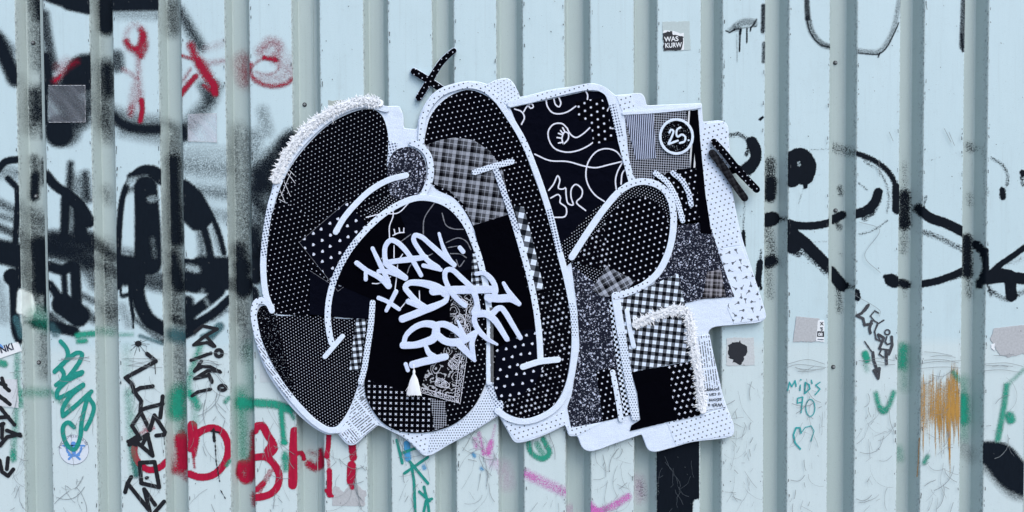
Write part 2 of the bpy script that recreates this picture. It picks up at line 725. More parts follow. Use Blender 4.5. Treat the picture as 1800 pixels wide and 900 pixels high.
# five sheets, lapped on the floors of four grooves
SEAM = [colX(67.5), colX(547), colX(1015.5), colX(1476)]
ENDS = [KX[0]] + SEAM + [KX[-1]]
TOPZ = 3.2
for i in range(5):
    a, b = ENDS[i], ENDS[i + 1]
    a2 = a - 0.022 if i else a
    xs = [x for x in KX if a2 < x < b]
    xs = np.unique(np.concatenate([[a2], xs, np.arange(a2 + 0.01, b, 0.02), [b]]))
    ys = surf(xs) + 0.0
    if i:
        ys = np.where(xs < a + 0.004, ys + 0.0016, ys)
    if i < 4:                                   # the lapping edge lifts a little
        ys = np.where(xs > b - 0.004, ys - 0.0022, ys)
    zs = np.linspace(0.02, TOPZ, 9)
    V, Fc, ed, rl = [], [], [], []
    fx, fy = list(xs), list(ys)
    if i < 4:
        fx.append(b + 0.0003)
        fy.append(ys[-1] + 0.0028)
    n = len(fx)
    for z in zs:
        for q in range(n):
            V.append((fx[q], fy[q], z))
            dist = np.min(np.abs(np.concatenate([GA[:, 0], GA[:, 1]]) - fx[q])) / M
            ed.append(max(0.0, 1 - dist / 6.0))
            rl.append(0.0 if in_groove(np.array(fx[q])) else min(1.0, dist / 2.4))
    for r in range(len(zs) - 1):
        for q in range(n - 1):
            Fc.append((r * n + q, r * n + q + 1, (r + 1) * n + q + 1, (r + 1) * n + q))
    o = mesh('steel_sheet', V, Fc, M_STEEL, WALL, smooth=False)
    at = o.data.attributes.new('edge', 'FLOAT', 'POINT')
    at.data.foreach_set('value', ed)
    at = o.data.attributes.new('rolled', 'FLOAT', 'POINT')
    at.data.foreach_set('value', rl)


def screw(u, v):
    X0, Z0 = un(u, v, DEP)
    y0 = float(surf(np.array([X0]))[0])
    X0, Z0 = un(u, v, y0)
    def disc(r, ya, yb, k, dome):
        V, Fc = [], []
        for rr, yy in ((r, ya), (r, ya + (yb - ya) * 0.6), (r * 0.75, yb)):
            for q in range(k):
                a = 2 * math.pi * q / k
                V.append((X0 + rr * math.cos(a), y0 - yy, Z0 + rr * math.sin(a)))
        for l in (0, 1):
            for q in range(k):
                Fc.append((l * k + q, l * k + (q + 1) % k, (l + 1) * k + (q + 1) % k, (l + 1) * k + q))
        Fc.append(tuple(range(2 * k, 3 * k)))
        return V, Fc
    V, Fc = disc(0.0078, 0, 0.002, 18, 0)
    s = mesh('screw', V, Fc, M_RUBBER, WALL, smooth=False)
    V, Fc = disc(0.0045, 0.001, 0.0065, 6, 0)
    mesh('screw_head', V, Fc, M_SCREW, s, smooth=False)


for u, v in ((58.5, 75.5), (64, 345), (68.5, 637), (535.5, 184), (1468, 110.5), (1468.5, 370), (1464.5, 645)):
    screw(u, v)


# ------------------------------------------------------------------ spray paint lying on the steel
def spray(name, label, stk, mat, step=2.2, off=0.0006, custom=None, box=None, gap=7.0, near=1.0, grow=1.0, mist=1.0, thin=1.0):
    """paint layer that follows the profile of the steel; stk = (points, radius, softness, density, where)"""
    if box is None:
        pu = [p[0] for s in stk for p in s[0]]
        pv = [p[1] for s in stk for p in s[0]]
        rr = max(s[1] + s[2] for s in stk)
        box = (min(pu) - rr, min(pv) - rr, max(pu) + rr, max(pv) + rr)
    box = (max(box[0], -60), max(box[1], -40), min(box[2], 1860), min(box[3], 940))
    c = [un(box[0], box[1]), un(box[0], box[3]), un(box[2], box[1]), un(box[2], box[3])]
    x0, x1 = min(q[0] for q in c) - 0.04, max(q[0] for q in c) + 0.04
    z0, z1 = min(q[1] for q in c), max(q[1] for q in c)
    xs = np.unique(np.concatenate([np.arange(x0, x1, step * M), KX[(KX > x0) & (KX < x1)]]))
    xs = xs[np.concatenate([[True], np.diff(xs) > 1e-5])]
    zs = np.arange(z0, z1 + step * M, step * M)
    nx, nz = len(xs), len(zs)
    XX, ZZ = np.meshgrid(xs, zs)
    ys = surf(xs)
    YY = np.broadcast_to(ys - off, XX.shape)
    P = np.stack([XX.ravel(), YY.ravel(), ZZ.ravel()], 1)
    U, Vv = proj(P)
    G = np.broadcast_to(in_groove(xs), XX.shape).ravel()
    rel = xs[:, None] - GA[None, :, 0]
    onw = ((rel > -0.002) & (rel < 0.0165)).any(1)
    NW_ = np.broadcast_to(np.where(onw, near, 1.0), XX.shape).ravel()
    cov = np.zeros(len(U))
    for s in stk:
        pts, r, soft, dens, where = s
        r = r * grow
        if dens > 0:
            dens *= thin
        if soft >= 5:
            soft *= mist
        if where == 'g' and soft > 5:
            soft *= 1.7
        if len(pts) > 2:
            pts = catmull(pts, 5.0)
        pts = np.array([p[:2] for p in pts], float)
        lo, hi = pts.min(0) - r - soft, pts.max(0) + r + soft
        sel = (U > lo[0]) & (U < hi[0]) & (Vv > lo[1]) & (Vv < hi[1])
        if where == 'f':
            sel &= ~G
        elif where == 'g':
            sel &= G
        idx = np.nonzero(sel)[0]
        if not len(idx):
            continue
        d = np.full(len(idx), 1e9)
        pu, pv = U[idx], Vv[idx]
        for k in range(max(1, len(pts) - 1)):
            a = pts[k]
            e = (pts[k + 1] - a) if len(pts) > 1 else np.zeros(2)
            l2 = e @ e + 1e-9
            tt = np.clip(((pu - a[0]) * e[0] + (pv - a[1]) * e[1]) / l2, 0, 1)
            d = np.minimum(d, np.hypot(pu - a[0] - tt * e[0], pv - a[1] - tt * e[1]))
        k = np.clip((r - d) / max(soft, 0.5) + 0.5, 0, 1)
        k = k * k * (3 - 2 * k) if soft > 4 else k
        if where == 'g' and near < 1:
            k = k * NW_[idx]
        if dens > 0:
            cov[idx] = 1 - (1 - cov[idx]) * (1 - dens * k)
        else:
            cov[idx] *= 1 + dens * k
    if custom:
        cov = custom(U, Vv, G, cov)
    cov = np.clip(cov, 0, 1)
    C2 = cov.reshape(nz, nx)
    keep = np.maximum.reduce([C2[:-1, :-1], C2[1:, :-1], C2[:-1, 1:], C2[1:, 1:]]) > 0.035
    # strokes standing apart from each other become parts of their own
    B = max(1, int(round(gap / step)))
    cz, cx_ = -(-keep.shape[0] // B), -(-keep.shape[1] // B)
    occ = np.zeros((cz, cx_), bool)
    ii, jj = np.nonzero(keep)
    occ[ii // B, jj // B] = True
    lab = np.zeros(occ.shape, int)
    nl = 0
    for r0, c0 in zip(*np.nonzero(occ)):
        if lab[r0, c0]:
            continue
        nl += 1
        st = [(r0, c0)]
        lab[r0, c0] = nl
        while st:
            r, c = st.pop()
            for dr in (-1, 0, 1):
                for dc in (-1, 0, 1):
                    p, q = r + dr, c + dc
                    if 0 <= p < cz and 0 <= q < cx_ and occ[p, q] and not lab[p, q]:
                        lab[p, q] = nl
                        st.append((p, q))
    fl = lab[ii // B, jj // B]
    tot = len(fl)
    objs = []
    for l in range(1, nl + 1):
        sel = fl == l
        a_, b_ = ii[sel], jj[sel]
        q = np.stack([a_ * nx + b_, a_ * nx + b_ + 1, (a_ + 1) * nx + b_ + 1, (a_ + 1) * nx + b_], 1)
        used, inv = np.unique(q, return_inverse=True)
        o = mesh(name, P[used], inv.reshape(-1, 4).tolist(), mat, WALL, smooth=False)
        at = o.data.attributes.new('cov', 'FLOAT', 'POINT')
        at.data.foreach_set('value', cov[used])
        if label and sel.sum() > 0.7 * tot:
            o['label'] = label
        objs.append(o)
    return objs


PB = paint('black_spray', (0.007, 0.011, 0.017))
PBH = paint('black_roller', (0.006, 0.009, 0.014), grain=1.0, fine=0.42, gain=2.0)
PR = paint('red_spray', (0.30, 0.012, 0.035), var=0.2)
PRH = paint('red_marker', (0.36, 0.012, 0.042), grain=0.5, fine=0.45, var=0.4, gain=2.0)
PG = paint('green_spray', (0.02, 0.30, 0.20), grain=0.75)
PP = paint('pink_spray', (0.60, 0.14, 0.47))
PBL = paint('blue_dabs', (0.07, 0.34, 0.62), grain=0.5)
PO = paint('ochre_paint', (0.42, 0.235, 0.06), grain=0.8)
PT = paint('teal_wash', (0.05, 0.13, 0.15), grain=0.6)
PW = paint('primer_patch', (0.66, 0.75, 0.73), grain=0.3)
f, gv, b = 'f', 'g', 'b'

spray('spray_graffiti', 'broad black curves sprayed across the top left of the wall', [
    ([(-6, 70), (10, 102), (26, 138)], 13, 9, .97, f), ([(-4, 60), (22, 88)], 6, 12, .5, f),
    ([(62, -5), (72, 25)], 10, 12, .9, gv), ([(62, 20), (66, 110)], 10, 14, .42, gv),
    ([(64, 165), (66, 205)], 11, 12, .85, gv), ([(34, 140), (50, 175)], 8, 14, .35, gv), ([(58, 200), (62, 225)], 10, 16, .4, gv),
    ([(73, -5), (76, 60), (78, 240)], 4, 5, .9, gv), ([(36, 190), (46, 225)], 9, 14, .3, gv),
    ([(78, -16), (110, -4), (157, 6), (200, 4), (285, 3)], 15, 5, 1, f), ([(120, 8), (157, 16)], 9, 5, 1, f),
    ([(205, 24), (280, 26)], 9, 14, .25, f),
    ([(187, 6), (187, 46)], 15, 6, .97, gv), ([(164, 0), (178, 25)], 8, 12, .45, gv),
    ([(188, 120), (190, 160)], 12, 12, .97, gv), ([(168, 60), (172, 110)], 7, 16, .2, gv),
    ([(168, 120), (182, 215)], 10, 16, .4, gv), ([(186, 195), (192, 235)], 12, 16, .5, gv), ([(162, 170), (176, 220)], 6, 10, .35, gv),
    ([(78, 25), (84, 70), (94, 118)], 8, 9, .72, f), ([(79, 100), (87, 146)], 8, 7, 1, f), ([(80, 140), (80, 215)], 4, 4, 1, f),
    ([(160, 112), (140, 116), (126, 140)], 17, 9, 1, f), ([(155, 140), (135, 150)], 15, 9, 1, f), ([(155, 150), (156, 190)], 7, 10, .7, f),
    ([(105, 160), (140, 205)], 22, 14, .75, f),
    ([(103, 228), (104, 234)], 24, 8, 1, f), ([(112, 226), (118, 232)], 24, 12, .55, f),
    ([(205, 100), (206, 115)], 12, 10, .65, f),
    ([(200, 206), (218, 219), (246, 226), (285, 227)], 9, 9, .97, f), ([(200, 194), (240, 208), (285, 212)], 8, 14, .4, f),
    ([(215, 232), (280, 244)], 8, 16, .35, f),
    ([(303, 10), (304, 50)], 10, 14, .6, gv), ([(305, 250), (308, 280)], 12, 12, .5, gv), ([(288, 215), (312, 228)], 6, 10, .5, gv),
    ([(314, 18), (334, 52), (352, 82)], 8, 14, .72, f), ([(320, 234), (342, 208), (366, 180), (376, 155)], 12, 16, .55, f),
    ([(321, 226), (324, 240)], 8, 8, .9, f), ([(355, 150), (368, 175)], 8, 12, .5, f),
], PB, near=.45, mist=1.55)

spray('spray_graffiti', 'tangled black loops sprayed at the left edge of the wall', [
    ([(-6, 300), (10, 284), (34, 280)], 6, 3, 1, f), ([(4, 302), (24, 306)], 12, 14, .3, f), ([(14, 314), (29, 330), (31, 345), (27, 425)], 5, 3, 1, f),
    ([(-4, 355), (30, 372)], 6, 12, .6, f), ([(-4, 378), (30, 388)], 5, 10, .5, f), ([(-4, 398), (28, 412)], 6, 10, .75, f), ([(-5, 440), (38, 448)], 20, 10, .97, f),
    ([(60, 280), (63, 300)], 7, 8, .6, gv), ([(62, 310), (60, 345)], 8, 5, .95, gv), ([(78, 285), (80, 320)], 6, 6, .7, gv),
    ([(40, 372), (84, 400)], 16, 16, .5, gv), ([(36, 410), (80, 450)], 14, 14, .7, gv), ([(40, 470), (52, 500)], 10, 12, .5, gv),
    ([(82, 308), (96, 325), (117, 340), (141, 360), (158, 388)], 8, 3, 1, f), ([(120, 345), (142, 366), (156, 390)], 10, 4, 1, f),
    ([(124, 288), (121, 340), (117, 400)], 5, 9, .85, f), ([(150, 306), (154, 350)], 6, 12, .75, f), ([(135, 320), (140, 345)], 14, 18, .4, f),
    ([(114, 350), (113, 420)], 7, 5, .95, f), ([(140, 372), (142, 415)], 11, 6, 1, f), ([(128, 370), (128, 410)], 6, 8, .4, f),
    ([(84, 425), (160, 432)], 18, 14, .85, f), ([(140, 405), (198, 452)], 9, 14, .6, b), ([(95, 415), (160, 418)], 10, 14, .5, f),
    ([(-5, 448), (40, 462)], 12, 8, 1, f), ([(20, 486), (24, 490)], 14, 3, 1, f), ([(34, 470), (36, 500)], 7, 4, 1, f), ([(24, 500), (26, 540), (28, 580), (34, 596)], 8, 4, 1, f), ([(-4, 500), (8, 560)], 10, 16, .22, f),
    ([(70, 430), (72, 505)], 14, 8, .97, gv), ([(40, 430), (52, 470)], 9, 14, .6, gv), ([(80, 425), (82, 545)], 4, 3, .97, gv), ([(62, 520), (80, 545)], 9, 14, .5, gv), ([(44, 480), (56, 520)], 6, 10, .4, gv),
    ([(60, 568), (85, 572)], 8, 5, .85, gv), ([(45, 566), (60, 569)], 3, 4, .6, gv), ([(76, 592), (80, 655)], 7, 16, .42, gv),
    ([(88, 468), (108, 474), (126, 468)], 9, 5, .97, f), ([(112, 478), (115, 525)], 5, 5, .95, f), ([(132, 470), (136, 560)], 9, 5, 1, f),
    ([(87, 500), (100, 518), (106, 540)], 7, 5, 1, f), ([(110, 535), (138, 555)], 19, 5, 1, f), ([(86, 572), (130, 582)], 9, 5, .95, f), ([(88, 558), (105, 572)], 10, 8, .7, f),
    ([(90, 440), (165, 462)], 14, 16, .85, f), ([(150, 470), (166, 500)], 9, 16, .55, f), ([(148, 545), (166, 562)], 7, 10, .65, f), ([(146, 520), (166, 530)], 5, 10, .6, f),
    ([(180, 440), (198, 560)], 16, 20, .36, gv), ([(168, 462), (202, 480)], 7, 10, .6, gv), ([(172, 540), (196, 550)], 9, 14, .4, gv), ([(185, 335), (190, 350)], 6, 14, .35, gv),
], PB, off=0.0008, near=.5, mist=1.35)

spray('spray_graffiti', 'large black arch sprayed and rolled left of the textile piece', [
    ([(206, 505), (209, 412), (216, 346), (229, 315), (248, 297), (270, 296), (284, 305)], 5, 3, 1, f),
    ([(232, 312), (262, 302), (284, 316)], 9, 4, .97, f), ([(230, 320), (255, 316)], 9, 9, -.75, f), ([(224, 335), (240, 330)], 5, 8, .5, f),
    ([(256, 330), (262, 400), (264, 462)], 20, 5, 1, f), ([(258, 480), (284, 492)], 13, 18, .6, f), ([(246, 340), (246, 500)], 9, 4, 1, f), ([(264, 350), (270, 349)], 7, 7, -.6, f),
    ([(268, 420), (272, 450)], 5, 10, -.4, f), ([(206, 462), (246, 468)], 16, 8, .97, f), ([(215, 440), (240, 445)], 6, 12, .4, f), ([(206, 495), (240, 490)], 9, 8, .9, f),
    ([(304, 285), (310, 420)], 13, 9, .94, gv), ([(288, 350), (292, 500)], 7, 14, .35, gv), ([(310, 425), (312, 470)], 10, 14, .4, gv), ([(305, 450), (318, 505)], 9, 9, .9, gv),
    ([(322, 333), (342, 352), (357, 382)], 17, 4, 1, f), ([(325, 372), (345, 392)], 13, 6, 1, f),
    ([(348, 342), (368, 372), (385, 410), (394, 445)], 4, 4, 1, f), ([(356, 392), (364, 420), (371, 455)], 6, 5, .97, f), ([(352, 400), (356, 450)], 6, 12, .5, f), ([(376, 400), (388, 440)], 7, 10, .3, f),
    ([(322, 458), (352, 462)], 4, 3, 1, f), ([(325, 480), (360, 478), (402, 476)], 22, 6, 1, f), ([(352, 460), (400, 462)], 10, 8, .9, f), ([(330, 470), (346, 474)], 7, 10, -.8, f), 
    ([(322, 290), (400, 300)], 16, 26, .32, f), ([(340, 335), (400, 340)], 10, 20, .4, f), ([(322, 262), (395, 268)], 10, 22, .16, f), ([(365, 375), (400, 380)], 10, 20, .3, f),
    ([(412, 235), (418, 330), (424, 440)], 14, 22, .36, gv), ([(404, 262), (408, 300)], 5, 8, .3, gv), ([(420, 440), (430, 470)], 14, 10, .8, gv), ([(422, 470), (428, 510)], 13, 8, .97, gv),
    ([(440, 425), (452, 460), (448, 488)], 12, 8, 1, f), ([(444, 512), (452, 545)], 9, 6, 1, f),
    ([(208, 475), (225, 480)], 18, 6, 1, f), ([(228, 490), (230, 530), (234, 556)], 3, 2, 1, f), ([(233, 545), (234, 577)], 1.3, 1.5, 1, f), ([(216, 520), (242, 514)], 3.5, 4, .9, f), ([(211, 498), (213, 520)], 2, 2, .9, f), ([(214, 540), (226, 570)], 6, 14, .3, f),
    ([(240, 500), (246, 532), (262, 562), (290, 580)], 12, 5, 1, f), ([(236, 560), (270, 588), (288, 600)], 4, 7, .6, f), ([(250, 495), (285, 505)], 9, 14, .55, f),
    ([(304, 480), (312, 500)], 10, 9, .85, gv), ([(300, 510), (316, 545)], 12, 16, .5, gv), ([(304, 560), (320, 568)], 7, 8, .7, gv), ([(314, 618), (320, 690)], 10, 18, .42, gv), ([(300, 540), (304, 555)], 6, 10, .3, gv),
    ([(326, 496), (362, 500), (402, 492)], 16, 5, 1, f), ([(328, 588), (348, 568), (376, 550), (403, 526)], 7, 4, 1, f), ([(340, 548), (362, 532), (386, 512)], 9, 5, 1, f), ([(330, 530), (336, 580)], 10, 8, .95, f), ([(350, 520), (356, 512)], 5, 8, -.6, f), ([(362, 528), (366, 534)], 4, 8, -.6, f),
    ([(340, 568), (372, 560), (396, 545)], 5, 8, .5, f),
    ([(404, 500), (438, 500)], 12, 8, .9, gv), ([(430, 525), (432, 620)], 8, 20, .42, gv), ([(414, 520), (420, 560)], 8, 14, .3, gv),
], PB, off=0.001, near=.5, mist=1.3)

spray('spray_graffiti', 'soft black overspray fading beside the fluffy edge of the textile piece', [
    ([(462, 196), (470, 230)], 10, 22, .26, f), ([(512, 245), (478, 282), (452, 330)], 15, 26, .8, f), ([(446, 240), (448, 420)], 14, 26, .3, b),
    ([(470, 300), (462, 400)], 20, 26, .5, f), ([(446, 300), (472, 330)], 7, 18, .6, f), ([(442, 410), (452, 440)], 14, 18, .8, f), ([(500, 250), (520, 240)], 9, 18, .7, b),
    ([(446, 350), (470, 372)], 7, 14, .5, f),
], PB, off=0.0012)

spray('teal_wash', 'dark teal wash around the foot of the black arch', [
    ([(305, 588), (322, 592)], 12, 12, .8, gv), ([(370, 590), (386, 574)], 8, 7, .7, f), ([(356, 592), (375, 585)], 5, 5, .6, f), ([(246, 590), (286, 604)], 3, 4, .6, f), ([(28, 560), (38, 590)], 6, 5, .7, f), ([(90, 575), (98, 585)], 8, 8, .5, f),
    ([(233, 788), (240, 835)], 5, 8, .7, f),
], PT, off=0.0014)
spray('primer_patch', 'pale oval patch between the black loops', [([(46, 525), (50, 545)], 13, 3, .95, b), ([(38, 515), (36, 545)], 7, 3, 1, b)], PW, off=0.0016)

spray('spray_graffiti', 'thin red letters misted over the black curves at top left', [
    ([(222, 72), (228, 82), (241, 86), (247, 76), (251, 58), (247, 52)], 4.5, 6, .95, f), ([(252, 62), (254, 82), (248, 97)], 5, 8, .8, f), ([(240, 88), (246, 98)], 4, 7, .7, f),
    (circ(238, 68, 17, 25), 4, 9, .22, f), ([(243, 100), (244, 140), (247, 178)], 4, 9, .34, f), ([(217, 122), (230, 130), (240, 138)], 3, 6, .4, f),
    ([(249, 176), (250, 192), (247, 212)], 4.5, 3, 1, f), ([(231, 186), (230, 202)], 3, 7, .6, f), ([(236, 150), (230, 195)], 4, 12, .3, f), ([(246, 164), (236, 192)], 5, 12, .2, f),
    ([(335, 80), (346, 106), (361, 130), (378, 150)], 6, 7, .9, f), ([(352, 110), (366, 134)], 8, 8, .8, f), ([(374, 146), (379, 164)], 6, 4, .97, f), ([(358, 150), (376, 163)], 3, 4, .7, f),
    ([(316, 97), (336, 103)], 2.5, 4, .8, f), ([(316, 168), (330, 150), (344, 134)], 5, 4, .95, f), ([(322, 142), (334, 122)], 2.5, 6, .5, f), ([(362, 86), (396, 74)], 5, 12, .16, f), ([(358, 112), (395, 107)], 4, 8, .3, f),
    ([(430, 104), (432, 142)], 7, 14, .55, gv), ([(416, 110), (424, 140)], 5, 12, .16, gv),
    ([(440, 112), (441, 130), (450, 142), (474, 151), (504, 147), (514, 138)], 3, 5, .85, f), ([(464, 101), (484, 105)], 3.5, 4, .97, f), ([(441, 118), (452, 108), (466, 102)], 2, 5, .5, f),
    ([(458, 90), (476, 74), (490, 82), (484, 98)], 8, 12, .42, f), ([(484, 106), (500, 118), (510, 128)], 6, 14, .26, f), ([(460, 138), (498, 138)], 8, 12, .24, f), ([(505, 100), (513, 120)], 8, 16, .14, f), ([(488, 104), (490, 122), (470, 131), (450, 126)], 2, 4, .35, f),
    ([(96, 142), (104, 132), (122, 116), (135, 108)], 3.5, 9, .5, f), ([(98, 141), (107, 132)], 3, 5, .9, f), ([(104, 118), (118, 108)], 6, 14, .3, f),
], PR, off=0.0013, mist=1.7, thin=.9)

spray('red_lettering', 'big red painted letters OBHI along the foot of the wall', [
    ([(344, 765), (357, 756), (375, 752), (391, 760), (401, 784), (396, 812), (376, 834), (352, 839), (333, 833)], 6.5, 2, 1, f),
    ([(338, 748), (339, 778)], 9, 3, 1, f), ([(334, 790), (336, 775)], 5, 5, .9, f), ([(338, 788), (342, 822)], 3, 5, .55, f), ([(348, 772), (342, 800)], 4, 6, .6, f),
    ([(238, 776), (236, 796), (245, 815), (262, 826), (280, 822), (294, 810)], 6, 3, .95, f), ([(246, 762), (270, 752)], 5, 8, .45, f), ([(252, 750), (262, 738)], 5, 8, .3, f),
    ([(318, 772), (324, 815)], 12, 12, .9, gv), ([(310, 825), (328, 840)], 8, 14, .5, gv), ([(302, 800), (306, 830)], 5, 10, .35, gv), ([(322, 720), (324, 770)], 7, 14, .4, gv),
    ([(424, 816), (420, 832), (431, 845), (443, 832), (446, 800)], 6, 8, .85, gv), ([(446, 760), (444, 815)], 6, 12, .75, gv), ([(430, 815), (440, 835)], 9, 12, .7, gv), ([(446, 870), (447, 888)], 4, 10, .6, gv), ([(440, 850), (444, 880)], 5, 14, .25, gv),
    ([(448, 757), (452, 749), (461, 748), (470, 764), (480, 780), (482, 788), (476, 796)], 7, 2, 1, f), ([(470, 792), (478, 780)], 6, 3, .97, f), ([(448, 804), (466, 803), (480, 814), (490, 832), (489, 852), (480, 865), (466, 872), (448, 875)], 6.5, 2, 1, f),
    ([(456, 862), (476, 828)], 6, 5, .42, f), ([(448, 862), (462, 850)], 5, 4, .7, f),
    ([(518, 758), (516, 786), (515, 808), (514, 852)], 8, 2, 1, f), ([(525, 798), (521, 832), (516, 855)], 5, 3, 1, f), ([(520, 798), (530, 796), (534, 806)], 4, 2, 1, b),
    ([(543, 816), (556, 822), (566, 812)], 8, 9, .72, gv), ([(545, 795), (562, 800)], 8, 12, .4, gv), ([(564, 790), (565, 818)], 4, 6, .6, gv),
    ([(578, 762), (577, 785), (574, 802)], 4.5, 2, 1, f), ([(577, 800), (578, 828)], 4, 5, .45, f), ([(579, 828), (579, 870)], 4.8, 2, 1, f), ([(572, 862), (584, 872)], 3, 3, .9, f),
    ([(619, 784), (621, 804)], 7, 3, .94, f), ([(618, 818), (617, 846)], 8, 3, 1, f), ([(618, 850), (619, 857)], 4, 4, .95, f), ([(612, 798), (624, 800)], 2, 4, -.5, f),
], PRH, off=0.0015, step=1.8, grow=.95)

spray('green_spray', 'thin green drips and smears across the lower left of the wall', [
    ([(136, 590), (144, 588), (168, 586)], 5, 5, .8, f), ([(138, 600), (150, 599)], 4, 5, .8, f), ([(205, 588), (232, 588)], 3, 6, .35, f), ([(172, 582), (200, 584)], 4, 10, .35, gv),
    ([(48, 690), (86, 690)], 6, 10, .4, gv), ([(66, 556), (80, 566)], 12, 16, .4, gv), ([(30, 625), (29, 720), (23, 802)], 5, 8, .42, f), ([(23, 795), (24, 808)], 5, 5, .5, f), ([(36, 688), (37, 712)], 5, 8, .5, f), ([(2, 638), (8, 640)], 6, 4, .7, f), ([(88, 686), (105, 704), (120, 714)], 4, 8, .5, f),
    ([(352, 608), (338, 648), (332, 688), (344, 704)], 5, 9, .5, f), ([(316, 690), (314, 722)], 11, 14, .85, gv), ([(306, 700), (306, 725)], 8, 12, .6, gv), ([(318, 725), (320, 755)], 7, 14, .35, gv), ([(334, 692), (348, 714)], 6, 8, .6, f), ([(342, 715), (344, 742)], 6, 10, .25, f),
    ([(396, 706), (402, 700)], 4, 4, .55, f), ([(398, 818), (404, 810)], 3, 3, .6, f), ([(226, 690), (232, 780), (236, 830)], 7, 12, .3, f), ([(222, 610), (224, 660)], 7, 16, .14, f),
    ([(424, 708), (442, 710)], 9, 9, .97, gv), ([(424, 690), (428, 800)], 8, 12, .5, gv), ([(438, 610), (442, 690)], 6, 16, .26, gv),
    ([(449, 708), (484, 711), (510, 720)], 7, 5, .8, f), ([(494, 722), (499, 775)], 4.5, 5, .85, f), ([(497, 778), (502, 779)], 3.5, 3, .9, f), ([(501, 798), (502, 824)], 5, 6, .65, f), ([(498, 805), (505, 806)], 4, 6, .4, f), ([(506, 715), (516, 735)], 3, 4, .7, f),
], PG, off=0.0017, mist=1.3)
spray('green_spray', 'small green drips and strokes on the lower right of the wall', [
    ([(1521, 622), (1524, 632)], 6, 4, .85, f), ([(1540, 692), (1545, 712), (1552, 724), (1562, 714), (1571, 690)], 4, 6, .7, f), ([(1548, 718), (1556, 722)], 5, 5, .6, f), ([(1522, 640), (1524, 650)], 4, 8, .3, f),
    ([(1588, 612), (1586, 640)], 8, 8, .75, gv), ([(1590, 640), (1590, 680)], 5, 14, .3, gv), ([(1694, 700), (1695, 738)], 7, 9, .9, gv), ([(1694, 670), (1694, 765)], 6, 14, .4, gv), ([(1580, 790), (1582, 805)], 4, 10, .4, gv),
    ([(1770, 678), (1764, 720), (1754, 772)], 5, 5, .7, f), ([(1775, 732), (1777, 737)], 8, 6, .8, f), ([(1802, 648), (1774, 674)], 3, 6, .35, f), ([(1624, 814), (1631, 802)], 3.5, 4, .6, f), ([(1676, 655), (1686, 668)], 4, 5, .5, f),
], PG, off=0.0017, mist=1.3)
spray('green_ring', 'wet green ring painted under the middle of the textile piece', [
    ([(929, 778), (932, 792), (940, 801), (955, 807), (966, 796), (960, 782), (955, 772)], 4.5, 3, .75, f), ([(944, 780), (955, 800)], 5, 5, .5, f),
], PG, off=0.0011)

